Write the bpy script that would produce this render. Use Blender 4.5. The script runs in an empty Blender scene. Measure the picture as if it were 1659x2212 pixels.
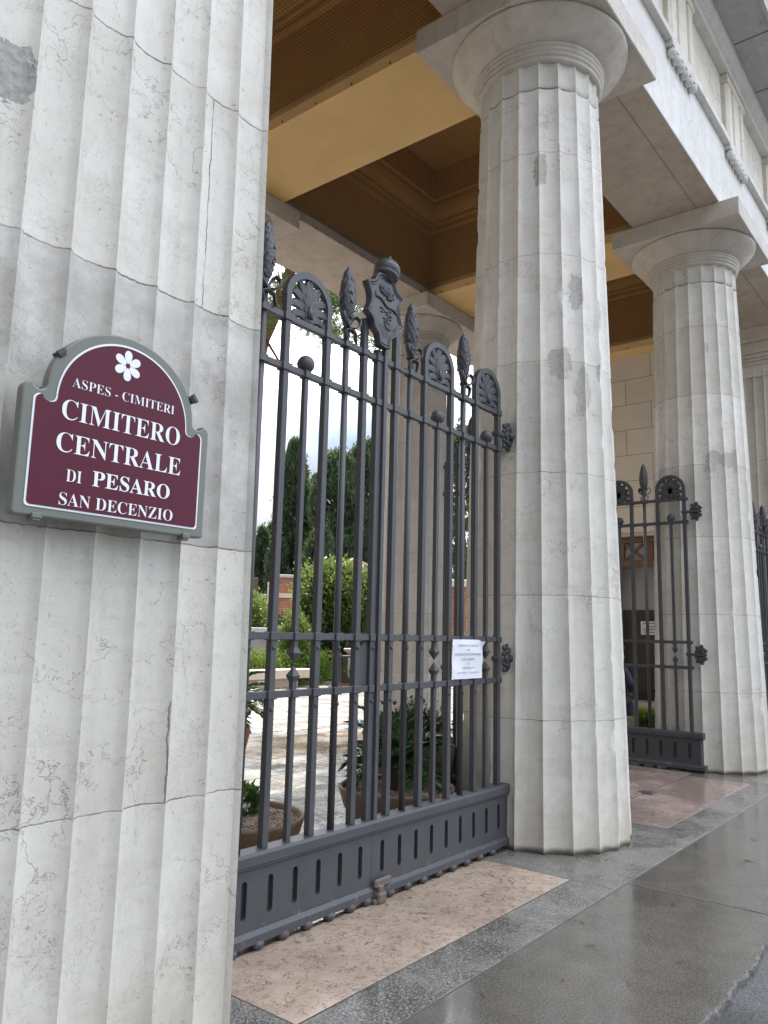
import bpy, math, random
import numpy as np
from mathutils import Vector, Matrix
random.seed(7); RNG=np.random.default_rng(11)
sc=bpy.context.scene
COL=sc.collection
R=math.radians; PI=math.pi; sin=math.sin; cos=math.cos
S=4.415          # column spacing
YI=4.57          # y of the inner row
CAMP=Vector((-5.748,-2.928,1.5))
# ---------------------------------------------------------------- camera
cam=bpy.data.cameras.new('camera'); co=bpy.data.objects.new('camera',cam); COL.objects.link(co); sc.camera=co
cam.sensor_fit='HORIZONTAL'; cam.sensor_width=36; cam.lens=36*1681.129/1659
cam.clip_start=.05; cam.clip_end=2000
yw,pt,rl=.8977467604,.1531761564,.0244291699
f_=Vector((sin(yw)*cos(pt),cos(yw)*cos(pt),sin(pt))); r_=Vector((cos(yw),-sin(yw),0)); u_=r_.cross(f_)
rt=cos(rl)*r_+sin(rl)*u_; up=-sin(rl)*r_+cos(rl)*u_
M=Matrix((rt,up,-f_)).transposed().to_4x4(); M.translation=CAMP; co.matrix_world=M
# ---------------------------------------------------------------- world, sun, exposure
SUN=Vector((.8*cos(R(58)),.6*cos(R(58)),sin(R(58))))
wd=bpy.data.worlds.new('World'); sc.world=wd; wd.use_nodes=True
wt=wd.node_tree; wt.nodes.clear()
def wn(t,**k):
    n=wt.nodes.new(t)
    for a,b in k.items(): setattr(n,a,b)
    return n
out=wn('ShaderNodeOutputWorld'); bg=wn('ShaderNodeBackground'); bg.inputs[1].default_value=.13
sky=wn('ShaderNodeTexSky',sky_type='NISHITA',sun_disc=False,sun_elevation=R(58),sun_rotation=math.atan2(.8,.6),air_density=1.1,dust_density=1.0,ozone_density=1.0)
tc=wn('ShaderNodeTexCoord'); mp=wn('ShaderNodeMapping'); mp.inputs['Scale'].default_value=(1,1,2.4); mp.inputs['Location'].default_value=(.37,1.2,.1)
nz=wn('ShaderNodeTexNoise'); nz.inputs['Scale'].default_value=1.7; nz.inputs['Detail'].default_value=7; nz.inputs['Roughness'].default_value=.58; nz.inputs['Distortion'].default_value=.4
cr=wn('ShaderNodeValToRGB'); cr.color_ramp.elements[0].position=.36; cr.color_ramp.elements[1].position=.54
cl=wn('ShaderNodeValToRGB'); cl.color_ramp.elements[0].position=.42; cl.color_ramp.elements[0].color=(5.2,5.4,5.9,1); cl.color_ramp.elements[1].position=.7; cl.color_ramp.elements[1].color=(8.5,8.6,8.8,1)
mx=wn('ShaderNodeMixRGB')
L=wt.links.new
L(tc.outputs['Generated'],mp.inputs[0]); L(mp.outputs[0],nz.inputs[0]); L(nz.outputs[0],cr.inputs[0]); L(nz.outputs[0],cl.inputs[0])
def dirdot(v):
    n=wn('ShaderNodeVectorMath',operation='DOT_PRODUCT'); L(tc.outputs['Generated'],n.inputs[0]); n.inputs[1].default_value=v; return n.outputs['Value']
def mr(x,a,b,c,d):
    n=wn('ShaderNodeMapRange'); L(x,n.inputs[0]); n.inputs[1].default_value=a; n.inputs[2].default_value=b; n.inputs[3].default_value=c; n.inputs[4].default_value=d; return n.outputs[0]
# unseen clouds brightened to the street right to shade flutes, and round the sun
street_gain=mr(dirdot((.80,-.52,.30)),-.4,.9,.14,3.0)
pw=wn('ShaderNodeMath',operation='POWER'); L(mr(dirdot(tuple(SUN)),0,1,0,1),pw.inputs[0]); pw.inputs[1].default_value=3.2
ad=wn('ShaderNodeMath',operation='MULTIPLY_ADD'); L(pw.outputs[0],ad.inputs[0]); ad.inputs[1].default_value=2.6; L(street_gain,ad.inputs[2])
# low street sky dimmed to darken undersides; stands in for unbuilt trees and houses
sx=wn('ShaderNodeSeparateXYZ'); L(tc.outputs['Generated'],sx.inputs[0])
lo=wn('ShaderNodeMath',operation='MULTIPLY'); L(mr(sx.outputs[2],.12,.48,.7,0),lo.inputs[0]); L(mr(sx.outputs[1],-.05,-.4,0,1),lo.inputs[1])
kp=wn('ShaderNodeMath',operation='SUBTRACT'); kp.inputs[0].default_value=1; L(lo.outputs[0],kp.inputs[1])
# grey-blue cloud deck low over the courtyard
lb=wn('ShaderNodeMath',operation='MULTIPLY'); L(mr(sx.outputs[2],.20,.40,.74,0),lb.inputs[0]); L(mr(sx.outputs[1],.1,.4,0,1),lb.inputs[1])
kb=wn('ShaderNodeMath',operation='SUBTRACT'); kb.inputs[0].default_value=1; L(lb.outputs[0],kb.inputs[1])
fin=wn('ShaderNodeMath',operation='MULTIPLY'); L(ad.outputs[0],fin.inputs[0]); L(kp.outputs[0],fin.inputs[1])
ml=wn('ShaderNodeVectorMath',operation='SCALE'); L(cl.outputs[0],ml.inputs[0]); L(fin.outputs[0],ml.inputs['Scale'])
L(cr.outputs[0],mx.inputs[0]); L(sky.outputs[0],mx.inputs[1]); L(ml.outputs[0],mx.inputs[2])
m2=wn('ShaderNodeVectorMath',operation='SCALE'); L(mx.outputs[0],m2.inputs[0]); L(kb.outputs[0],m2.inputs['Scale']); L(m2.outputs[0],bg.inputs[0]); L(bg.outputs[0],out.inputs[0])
sl=bpy.data.lights.new('sun','SUN'); sl.energy=4.4; sl.angle=R(.6); sl.color=(1,.94,.84)
so=bpy.data.objects.new('sun',sl); COL.objects.link(so); so.rotation_euler=(-SUN).to_track_quat('-Z','Y').to_euler(); so.location=(20,15,40)
sc.view_settings.view_transform='Standard'; sc.view_settings.look='None'; sc.view_settings.exposure=1.18; sc.view_settings.gamma=1
sc.cycles.max_bounces=8; sc.cycles.diffuse_bounces=5; sc.cycles.glossy_bounces=4; sc.cycles.use_denoising=True
# ---------------------------------------------------------------- node helpers
class NT:
    def __init__(s,name,rough=.6,spec=.5):
        s.m=bpy.data.materials.new(name); s.m.use_nodes=True; s.t=s.m.node_tree
        s.b=s.t.nodes['Principled BSDF']; s.b.inputs['Roughness'].default_value=rough
        s.b.inputs['Specular IOR Level'].default_value=spec
    def n(s,t,ins=None,**k):
        n=s.t.nodes.new(t)
        for a,b in k.items(): setattr(n,a,b)
        for i,v in (ins or {}).items(): s.put(n.inputs[i],v)
        return n
    def put(s,inp,v):
        if hasattr(v,'is_linked') or isinstance(v,bpy.types.NodeSocket): s.t.links.new(v,inp)
        else:
            if inp.type=='RGBA' and len(v)==3: v=(*v,1)
            inp.default_value=v
    def math(s,op,a,b=0.,c=0.,clamp=False):
        n=s.n('ShaderNodeMath',operation=op,use_clamp=clamp); s.put(n.inputs[0],a); s.put(n.inputs[1],b); s.put(n.inputs[2],c); return n.outputs[0]
    def mix(s,f,a,b,mode='MIX'):
        n=s.n('ShaderNodeMixRGB',blend_type=mode); s.put(n.inputs[0],f); s.put(n.inputs[1],a); s.put(n.inputs[2],b); return n.outputs[0]
    def noise(s,vec,scale,detail=4,rough=.55,dist=0.):
        n=s.n('ShaderNodeTexNoise',{'Scale':scale,'Detail':detail,'Roughness':rough,'Distortion':dist}); 
        if vec is not None: s.put(n.inputs['Vector'],vec)
        return n
    def ramp(s,f,p0,p1,c0=0.,c1=1.):
        n=s.n('ShaderNodeMapRange',{'From Min':p0,'From Max':p1,'To Min':c0,'To Max':c1}); s.put(n.inputs[0],f); return n.outputs[0]
    def coord(s,kind='Object',scale=None,jitter=False):
        v=s.n('ShaderNodeTexCoord').outputs[kind]
        if jitter:
            oi=s.n('ShaderNodeObjectInfo'); a=s.n('ShaderNodeVectorMath',operation='MULTIPLY_ADD'); s.put(a.inputs[0],oi.outputs['Location']); a.inputs[1].default_value=(3.7,5.3,2.9); s.put(a.inputs[2],v); v=a.outputs[0]
        if scale:
            m=s.n('ShaderNodeMapping'); m.inputs['Scale'].default_value=scale; s.put(m.inputs[0],v); v=m.outputs[0]
        return v
    def bump(s,h,strength=.3,dist=.01,normal=None):
        n=s.n('ShaderNodeBump',{'Strength':strength,'Distance':dist}); s.put(n.inputs['Height'],h)
        if normal is not None: s.put(n.inputs['Normal'],normal)
        s.t.links.new(n.outputs[0],s.b.inputs['Normal']); return n.outputs[0]
    def base(s,c): s.put(s.b.inputs['Base Color'],c)
    def rough(s,r): s.put(s.b.inputs['Roughness'],r)

def stone(name,c0=(.665,.645,.60),c1=(.56,.54,.495),vein=(.20,.18,.155),joints=(),patches=(),uv=False,vs=1.,pit=.5,rough=.62,warm=None,streak=.5,darkbands=(),foot=False,seams=(),pcol=((.46,.44,.40),(.36,.343,.31))):
    t=NT(name,rough)
    v=t.coord('Object',jitter=True)
    big=t.noise(v,.9,5,.6).outputs[0]; med=t.noise(v,5.5,5,.65).outputs[0]; fine=t.noise(v,42,3,.6).outputs[0]
    col=t.mix(t.ramp(big,.3,.7),c1,c0)
    col=t.mix(t.ramp(med,.42,.68,0,.35),col,(c1[0]*.82,c1[1]*.8,c1[2]*.76))
    # horizontal fine bedding lines
    vh=t.coord('Object',(1.2,1.2,9),jitter=True)
    bed=t.noise(vh,2.4,6,.65,.6).outputs[0]
    col=t.mix(t.math('MULTIPLY',t.ramp(bed,.53,.70),streak*.5),col,(c1[0]*.72,c1[1]*.71,c1[2]*.68))
    # hairline cracks: distorted voronoi edges, broken up by noise
    dn=t.noise(v,3.1,6,.65); 
    dv=t.n('ShaderNodeVectorMath',operation='MULTIPLY_ADD'); t.put(dv.inputs[0],dn.outputs[1]); dv.inputs[1].default_value=(.55,.55,.9); t.put(dv.inputs[2],vh if vs<0 else v)
    def crack(scale,w,lo,hi,seed):
        m=t.n('ShaderNodeMapping'); m.inputs['Location'].default_value=(seed,seed*2.1,seed*.7); m.inputs['Scale'].default_value=(1,1,1.7); t.put(m.inputs[0],dv.outputs[0])
        vo=t.n('ShaderNodeTexVoronoi',{'Scale':scale},feature='DISTANCE_TO_EDGE'); t.put(vo.inputs['Vector'],m.outputs[0])
        brk=t.ramp(t.noise(m.outputs[0],1.6,4,.6).outputs[0],lo,hi)
        return t.math('MULTIPLY',t.ramp(vo.outputs[0],0,w,1,0),brk)
    ck=t.math('MAXIMUM',crack(2.4*abs(vs),.013,.47,.56,1.3),t.math('MULTIPLY',crack(9*abs(vs),.03,.44,.60,4.1),.5))
    sq=t.math('ABSOLUTE',t.math('SUBTRACT',t.noise(v,11*abs(vs),4,.65,.3).outputs[0],.5)); sq=t.math('MULTIPLY',t.ramp(sq,0,.0045,1,0),t.ramp(t.noise(v,9*abs(vs),3).outputs[0],.50,.57))
    vd=t.coord('Object',(1,1,.55),jitter=True); dash=t.math('MULTIPLY',t.ramp(t.noise(vd,75,2,.5,.8).outputs[0],.66,.70),.55)
    ck=t.math('MAXIMUM',ck,t.math('MAXIMUM',t.math('MULTIPLY',sq,.38),t.math('MULTIPLY',dash,pit)))
    col=t.mix(t.math('MULTIPLY',ck,.72),col,vein)
    pits=t.math('MULTIPLY',t.ramp(fine,.64,.72),t.ramp(med,.42,.6)); pits=t.math('MULTIPLY',pits,pit)
    col=t.mix(pits,col,(.22,.2,.175))
    rs=t.coord('Object',(4.5,4.5,.32),jitter=True); rsn=t.noise(rs,1.6,5,.6,.2).outputs[0]
    col=t.mix(t.math('MULTIPLY',t.ramp(rsn,.54,.72),.30),col,(c1[0]*.66,c1[1]*.63,c1[2]*.57)); col=t.mix(t.math('MULTIPLY',t.ramp(rsn,.44,.32),.22),col,(min(1,c0[0]*1.12),min(1,c0[1]*1.12),min(1,c0[2]*1.12)))
    h=t.math('SUBTRACT',t.math('MULTIPLY',med,.35),t.math('ADD',t.math('MULTIPLY',ck,.6),pits))
    if uv:
        uvn=t.n('ShaderNodeTexCoord').outputs['UV']; sp=t.n('ShaderNodeSeparateXYZ'); t.put(sp.inputs[0],uvn)
        wob=t.math('MULTIPLY',t.math('SUBTRACT',t.noise(v,12,6,.75).outputs[0],.5),.026)
        U,V=sp.outputs[0],t.math('ADD',sp.outputs[1],wob)
        if joints:
            ix=None
            for z,_ in joints: q=t.math('GREATER_THAN',V,z); ix=q if ix is None else t.math('ADD',ix,q)
            oi=t.n('ShaderNodeObjectInfo'); wnz=t.n('ShaderNodeTexWhiteNoise',noise_dimensions='2D'); cb=t.n('ShaderNodeCombineXYZ'); t.put(cb.inputs[0],ix); t.put(cb.inputs[1],oi.outputs['Random']); t.put(wnz.inputs[0],cb.outputs[0])
            tn=t.ramp(wnz.outputs[0],0,1,.88,1.06); tcx=t.n('ShaderNodeCombineXYZ'); t.put(tcx.inputs[0],tn); t.put(tcx.inputs[1],t.math('MULTIPLY',tn,.995)); t.put(tcx.inputs[2],t.ramp(wnz.outputs[0],0,1,.85,1.06)); col=t.mix(1,col,tcx.outputs[0],'MULTIPLY')
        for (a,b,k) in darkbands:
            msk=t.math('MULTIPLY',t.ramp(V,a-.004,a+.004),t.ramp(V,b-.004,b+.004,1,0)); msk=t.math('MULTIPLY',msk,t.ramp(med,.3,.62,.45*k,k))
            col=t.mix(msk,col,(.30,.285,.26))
        jm=None
        for z,wd_ in joints:
            d=t.math('ABSOLUTE',t.math('SUBTRACT',V,z)); q=t.ramp(d,wd_*.4,wd_,1,0)
            jm=q if jm is None else t.math('MAXIMUM',jm,q)
        for (u0,za,zb,wd_) in seams:
            d=t.math('ABSOLUTE',t.math('SUBTRACT',U,t.math('ADD',u0,wob))); q=t.math('MULTIPLY',t.ramp(d,wd_*.4,wd_,1,0),t.math('MULTIPLY',t.ramp(V,za,za+.003),t.ramp(V,zb-.003,zb,1,0)))
            jm=q if jm is None else t.math('MAXIMUM',jm,q)
        if jm is not None:
            jn=t.math('MULTIPLY',jm,t.ramp(t.noise(v,5,3).outputs[0],.34,.6,.25,.95))
            col=t.mix(jn,col,(.13,.115,.10)); h=t.math('SUBTRACT',h,t.math('MULTIPLY',jn,1.4))
        pm=None
        pn=t.math('SUBTRACT',t.noise(v,9,6,.7).outputs[0],.5); pn2=t.math('SUBTRACT',t.noise(v,28,3,.6).outputs[0],.5)
        for (u,z,ru,rz) in patches:
            a=t.math('DIVIDE',t.math('SUBTRACT',sp.outputs[0],u),ru); b=t.math('DIVIDE',t.math('SUBTRACT',sp.outputs[1],z),rz)
            d=t.math('SQRT',t.math('ADD',t.math('MULTIPLY',a,a),t.math('MULTIPLY',b,b)))
            d=t.math('ADD',d,t.math('ADD',t.math('MULTIPLY',pn,1.9),t.math('MULTIPLY',pn2,.7)))
            q=t.ramp(d,.93,1.0,1,0); pm=q if pm is None else t.math('MAXIMUM',pm,q)
        if pm is not None:
            pc=t.mix(t.ramp(fine,.35,.65),*pcol)
            col=t.mix(pm,col,pc); h=t.math('SUBTRACT',h,t.math('MULTIPLY',pm,2.2))
        if foot:
            fz=t.math('ADD',sp.outputs[1],t.math('MULTIPLY',pn,.05))
            col=t.mix(t.math('MULTIPLY',t.ramp(fz,.1,1.35,.55,0),t.ramp(med,.3,.65)),col,(.40,.375,.31))
            col=t.mix(t.ramp(fz,.03,.42,.36,0),col,(.42,.35,.24))
            col=t.mix(t.ramp(fz,.016,.05,.92,0),col,(.07,.05,.035))
    t.base(col); t.rough(t.ramp(med,.3,.7,rough-.08,rough+.1)); t.bump(h,.45,.006)
    return t.m

def paint(name,c,rough=.5,var=.12,bump=.1,scale=14,spec=.5):
    t=NT(name,rough,spec); v=t.coord('Object',jitter=True); n=t.noise(v,scale,5,.6).outputs[0]
    t.base(t.mix(t.ramp(n,.3,.7),tuple(x*(1-var) for x in c),tuple(min(1,x*(1+var)) for x in c)))
    t.rough(t.ramp(n,.3,.7,rough-.08,rough+.08))
    if bump: t.bump(t.noise(v,scale*5,3).outputs[0],bump,.003)
    return t.m

def iron(name,c=(.048,.050,.056),rust=.5,rough=.46,flake=0.):
    t=NT(name,rough,.5); v=t.coord('Object'); 
    n=t.noise(v,6,5,.6).outputs[0]; f=t.noise(v,38,4,.7).outputs[0]
    col=t.mix(t.ramp(n,.3,.7),tuple(x*.84 for x in c),tuple(x*1.18 for x in c))
    rm=t.math('MULTIPLY',t.ramp(f,.60,.70),t.ramp(n,.50,.62)); rm=t.math('MULTIPLY',rm,rust)
    col=t.mix(rm,col,(.10,.042,.02))
    if flake:
        sp=t.n('ShaderNodeSeparateXYZ'); t.put(sp.inputs[0],t.coord('Object'))
        low=t.ramp(t.math('ABSOLUTE',t.math('SUBTRACT',sp.outputs[2],.075)),.0,.05,1,0)
        fl=t.math('MULTIPLY',t.math('MULTIPLY',low,t.ramp(t.noise(v,19,5,.75).outputs[0],.59,.64)),flake)
        col=t.mix(fl,col,(.22,.23,.235)); col=t.mix(t.math('MULTIPLY',t.math('MULTIPLY',low,t.ramp(f,.60,.66)),.8),col,(.05,.025,.015))
        rm=t.math('MAXIMUM',rm,fl)
    t.base(col); t.rough(t.math('ADD',t.ramp(n,.3,.7,rough-.05,rough+.08),t.math('MULTIPLY',rm,.3)))
    t.bump(t.math('ADD',t.noise(v,60,3).outputs[0],t.math('MULTIPLY',rm,-1.)),.16,.004)
    return t.m

def leafmat(name,cs,trans=.35,rough=.5):
    t=NT(name,rough,.35); oc=t.n('ShaderNodeAttribute',attribute_name='tint').outputs['Fac']
    r=t.n('ShaderNodeValToRGB'); e=r.color_ramp.elements; e[0].color=(*cs[0],1); e[1].color=(*cs[-1],1)
    for i,c in enumerate(cs[1:-1]): k=e.new((i+1)/(len(cs)-1)); k.color=(*c,1)
    t.put(r.inputs[0],oc); t.base(r.outputs[0])
    tr=t.n('ShaderNodeBsdfTranslucent'); t.put(tr.inputs[0],t.mix(.5,r.outputs[0],(cs[-1][0]*1.3,cs[-1][1]*1.3,cs[-1][2]*.6)))
    ms=t.n('ShaderNodeMixShader',{0:trans}); t.put(ms.inputs[1],t.b.outputs[0]); t.put(ms.inputs[2],tr.outputs[0])
    t.t.links.new(ms.outputs[0],t.t.nodes['Material Output'].inputs[0]); return t.m

def wet(name,c0,c1,veinc=None,vs=6.,dry=.45,wetr=.08,scale=1.2,spec=.5,bump=.25,bscale=30,dark=(.05,.045,.04),grain=0.,cells=None,darkwet=.62,soft=0,stain=None):
    """wet pavement: puddled (low roughness) and damp (rougher) areas by noise"""
    t=NT(name,.3,spec); v=t.coord('Object')
    big=t.noise(v,scale,5,.6).outputs[0]; med=t.noise(v,scale*7,5,.65).outputs[0]; fine=t.noise(v,bscale*2.2,4,.7).outputs[0]
    col=t.mix(t.ramp(med,.3,.7),c0,c1)
    wm=t.ramp(big,.34,.66) if soft else t.ramp(big,.42,.58)
    col=t.mix(t.math('MULTIPLY',wm,1.),col,t.mix(1,col,(darkwet,darkwet,darkwet),'MULTIPLY'))
    if grain:
        g=t.noise(v,95,2,.6).outputs[0]; col=t.mix(t.ramp(g,.52,.64,0,grain),col,tuple(x*.35 for x in c0)); col=t.mix(t.ramp(g,.46,.36,0,grain*.7),col,tuple(min(1,x*1.7) for x in c1))
    if stain:
        s1=t.ramp(t.noise(v,.8,5,.6).outputs[0],.52,.62); col=t.mix(t.math('MULTIPLY',s1,.7),col,stain); s2=t.ramp(t.noise(v,6,5,.7).outputs[0],.62,.68); col=t.mix(t.math('MULTIPLY',s2,.6),col,(.10,.085,.07))
    if soft:
        cp=t.ramp(t.noise(v,60,2,.5).outputs[0],.72,.75); col=t.mix(t.math('MULTIPLY',cp,.7),col,(.34,.32,.28))
        st_=t.ramp(t.noise(v,2.6,6,.7).outputs[0],.5,.7); col=t.mix(t.math('MULTIPLY',st_,.35),col,(.04,.034,.025))
    h=fine
    if veinc:
        dn=t.noise(v,5,6,.7); dv=t.n('ShaderNodeVectorMath',operation='MULTIPLY_ADD'); t.put(dv.inputs[0],dn.outputs[1]); dv.inputs[1].default_value=(.22,.22,.22); t.put(dv.inputs[2],v)
        m=None
        for sc_,w,lo in ((vs*.75,.013,.46),(vs*1.7,.022,.46)):
            q=t.math('ABSOLUTE',t.math('SUBTRACT',t.noise(dv.outputs[0],sc_,3,.6,.4).outputs[0],.5))
            q=t.math('MULTIPLY',t.ramp(q,w*.35,w,1,0),t.ramp(t.noise(v,sc_*1.6,3).outputs[0],lo,lo+.05)); m=q if m is None else t.math('MAXIMUM',m,q)
        sp=t.ramp(t.noise(v,vs*6,2,.5).outputs[0],.69,.73); m=t.math('MAXIMUM',m,t.math('MULTIPLY',sp,.8))
        col=t.mix(t.math('MULTIPLY',m,.68),col,veinc); h=t.math('SUBTRACT',h,m)
    rr=t.ramp(wm,0,1,dry,wetr)
    if cells:
        sx,sy,mort,jit=cells
        br=t.n('ShaderNodeTexBrick',{'Scale':1.,'Mortar Size':mort,'Mortar Smooth':.3,'Brick Width':sx,'Row Height':sy,'Color1':(.35,.35,.35,1),'Color2':(1,1,1,1),'Mortar':(0,0,0,1)},offset=.5)
        dn=t.noise(v,2.2,3); dv=t.n('ShaderNodeVectorMath',operation='MULTIPLY_ADD'); t.put(dv.inputs[0],dn.outputs[1]); dv.inputs[1].default_value=(jit,jit,0); t.put(dv.inputs[2],v); t.put(br.inputs['Vector'],dv.outputs[0])
        col=t.mix(1,col,t.mix(t.math('MULTIPLY',br.outputs[0],.55),(.55,.55,.55),(1.,1.,1.)),'MULTIPLY')
        col=t.mix(t.math('MULTIPLY',br.outputs['Fac'],.85),col,dark); h=t.math('SUBTRACT',h,t.math('MULTIPLY',br.outputs['Fac'],3.)); rr=t.math('ADD',rr,t.math('MULTIPLY',br.outputs['Fac'],.3))
    t.base(col); t.rough(rr); t.bump(t.math('MULTIPLY',h,t.ramp(wm,0,1,1,.25)),bump,.006)
    return t.m
# ---------------------------------------------------------------- mesh helpers
class MB:
    def __init__(s): s.v=[]; s.f=[]; s.sm=[]; s.uv=None
    def add(s,vs,fs,smooth=False):
        o=len(s.v); s.v.extend([tuple(x) for x in vs]); s.f.extend([tuple(i+o for i in f) for f in fs]); s.sm.extend([smooth]*len(fs)); return s
    def box(s,x0,x1,y0,y1,z0,z1,M=None,taper=0):
        a=taper
        vs=[Vector(p) for p in ((x0,y0,z0),(x1,y0,z0),(x1,y1,z0),(x0,y1,z0),(x0+a,y0+a,z1),(x1-a,y0+a,z1),(x1-a,y1-a,z1),(x0+a,y1-a,z1))]
        if M is not None: vs=[M@p for p in vs]
        return s.add(vs,[(3,2,1,0),(4,5,6,7),(0,1,5,4),(1,2,6,5),(2,3,7,6),(3,0,4,7)])
    def bevbox(s,x0,x1,y0,y1,z0,z1,b=.01,M=None):
        """box with chamfered edges"""
        vs=[];idx={}
        cx,cy,cz=(x0+x1)/2,(y0+y1)/2,(z0+z1)/2; hx,hy,hz=(x1-x0)/2,(y1-y0)/2,(z1-z0)/2
        import itertools
        for sx,sy,sz in itertools.product((-1,1),repeat=3):
            for k in range(3):
                p=[sx*(hx-b),sy*(hy-b),sz*(hz-b)]; p[k]=(sx*hx,sy*hy,sz*hz)[k]
                idx[(sx,sy,sz,k)]=len(vs); q=Vector((cx+p[0],cy+p[1],cz+p[2])); vs.append(M@q if M is not None else q)
        fs=[]
        for k in range(3):
            for sg in (-1,1):
                a,b2=[i for i in range(3) if i!=k]
                loop=[]
                for (p,q) in ((-1,-1),(1,-1),(1,1),(-1,1)):
                    c=[0,0,0]; c[k]=sg; c[a]=p; c[b2]=q; loop.append(idx[(*c,k)])
                if (sg>0)==(k==1): loop.reverse()
                fs.append(loop)
        for k in range(3):
            a,b2=[i for i in range(3) if i!=k]
            for p in (-1,1):
                for q in (-1,1):
                    c0=[0,0,0];c0[k]=-1;c0[a]=p;c0[b2]=q; c1=c0[:];c1[k]=1
                    fs.append([idx[(*c0,a)],idx[(*c1,a)],idx[(*c1,b2)],idx[(*c0,b2)]])
        for c in itertools.product((-1,1),repeat=3): fs.append([idx[(*c,0)],idx[(*c,1)],idx[(*c,2)]])
        return s.add(vs,fs)
    def lathe(s,prof,n=48,c=(0,0,0),M=None,smooth=True,a0=0,disp=None):
        vs=[];m=len(prof)
        for i in range(n):
            a=a0+2*PI*i/n
            for j,(r,z) in enumerate(prof):
                rr=r*(1+(disp(a,j/(m-1)) if disp else 0))
                p=Vector((c[0]+rr*cos(a),c[1]+rr*sin(a),c[2]+z)); vs.append(M@p if M is not None else p)
        fs=[]
        for i in range(n):
            k=(i+1)%n
            for j in range(m-1): fs.append((i*m+j,k*m+j,k*m+j+1,i*m+j+1))
        s.add(vs,fs,smooth)
        for j,rev in ((0,True),(m-1,False)):
            if prof[j][0]>1e-4:
                lp=[i*m+j for i in range(n)]; o=len(s.v)-len(vs); lp=[i+o for i in lp]
                if rev: lp.reverse()
                s.f.append(tuple(lp)); s.sm.append(False)
        return s
    def sphere(s,c,r,n=16,m=10,sc=(1,1,1),M=None,disp=None):
        pr=[(r*sin(PI*j/m) if 0<j<m else 1e-5,-r*cos(PI*j/m)) for j in range(m+1)]
        mm=Matrix.Translation(c)@(M if M is not None else Matrix())@Matrix.Diagonal((*sc,1))
        return s.lathe(pr,n,(0,0,0),mm,True,0,disp)
    def tube(s,pts,r,n=8,closed=False,flat=None,smooth=True,cap=True):
        pts=[Vector(p) for p in pts]; m=len(pts); rs=r if hasattr(r,'__len__') else [r]*m
        vs=[]; prev=None
        for i,p in enumerate(pts):
            if closed: t=pts[(i+1)%m]-pts[i-1]
            else: t=pts[min(i+1,m-1)]-pts[max(i-1,0)]
            t.normalize()
            if prev is None:
                a=Vector((0,1,0)) if abs(t.y)<.9 else Vector((1,0,0))
                nx=(a-t*a.dot(t)).normalized()
            else:
                nx=(prev-t*prev.dot(t)).normalized()
            prev=nx; ny=t.cross(nx)
            fx,fy=flat if flat else (1,1)
            for k in range(n):
                a=2*PI*(k+.5)/n; vs.append(p+nx*(cos(a)*rs[i]*fx)+ny*(sin(a)*rs[i]*fy))
        fs=[]
        for i in range(m if closed else m-1):
            j=(i+1)%m
            for k in range(n): l=(k+1)%n; fs.append((i*n+k,i*n+l,j*n+l,j*n+k))
        s.add(vs,fs,smooth)
        if cap and not closed:
            o=len(s.v)-len(vs); s.f.append(tuple(o+k for k in reversed(range(n)))); s.f.append(tuple(o+(m-1)*n+k for k in range(n))); s.sm+= [False,False]
        return s
    def prism(s,poly,y0,y1,M=None,axis='y',smooth=False):
        """polygon in (x,z) extruded along y (ccw seen from -y)"""
        n=len(poly); mk=(lambda a,b,d:Vector((a,d,b))) if axis=='y' else ((lambda a,b,d:Vector((d,a,b))) if axis=='x' else (lambda a,b,d:Vector((a,b,d))))
        vs=[mk(a,b,y0) for a,b in poly]+[mk(a,b,y1) for a,b in poly]
        if M is not None: vs=[M@p for p in vs]
        fs=[tuple(range(n)),tuple(reversed(range(n,2*n)))]
        o=len(s.v); s.add(vs,fs); s.add([],[]) 
        for i in range(n):
            j=(i+1)%n; s.f.append((o+i,o+n+i,o+n+j,o+j)); s.sm.append(smooth)
        return s
    def quad(s,a,b,c,d): return s.add([a,b,c,d],[(0,1,2,3)])
    def build(s,name,mat,parent=None,autosmooth=None,fix=True):
        me=bpy.data.meshes.new(name); me.from_pydata(s.v,[],s.f); me.update()
        me.polygons.foreach_set('use_smooth',s.sm)
        if s.uv is not None:
            ul=me.uv_layers.new(name='UVMap'); li=np.zeros(len(me.loops),dtype=np.int32); me.loops.foreach_get('vertex_index',li)
            ul.data.foreach_set('uv',np.asarray(s.uv,dtype=np.float32)[li].ravel())
        if mat is not None:
            for q in (mat if isinstance(mat,(list,tuple)) else [mat]): me.materials.append(q)
        o=bpy.data.objects.new(name,me); COL.objects.link(o)
        if fix:
            import bmesh
            b=bmesh.new(); b.from_mesh(me); bmesh.ops.recalc_face_normals(b,faces=b.faces); b.to_mesh(me); b.free()
        if parent is not None: o.parent=parent
        return o
def tag(o,label=None,cat=None,group=None,kind=None):
    if label: o['label']=label
    if cat: o['category']=cat
    if group: o['group']=group
    if kind: o['kind']=kind
    return o
def thing(name,label,cat,loc=(0,0,0),rz=0,group=None):
    o=bpy.data.objects.new(name,None); COL.objects.link(o); o.location=loc; o.rotation_euler=(0,0,rz); o.empty_display_size=.2
    return tag(o,label,cat,group)
def copy_tree(o,parent=None):
    c=o.copy(); COL.objects.link(c); c.parent=parent
    if parent is None:
        for k in ('label','group'):
            if k in c: del c[k]
    for ch in list(o.children): copy_tree(ch,c)
    return c
def at(az,d,z=0):
    return Vector((CAMP.x+d*sin(R(az)),CAMP.y+d*cos(R(az)),z))
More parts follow.
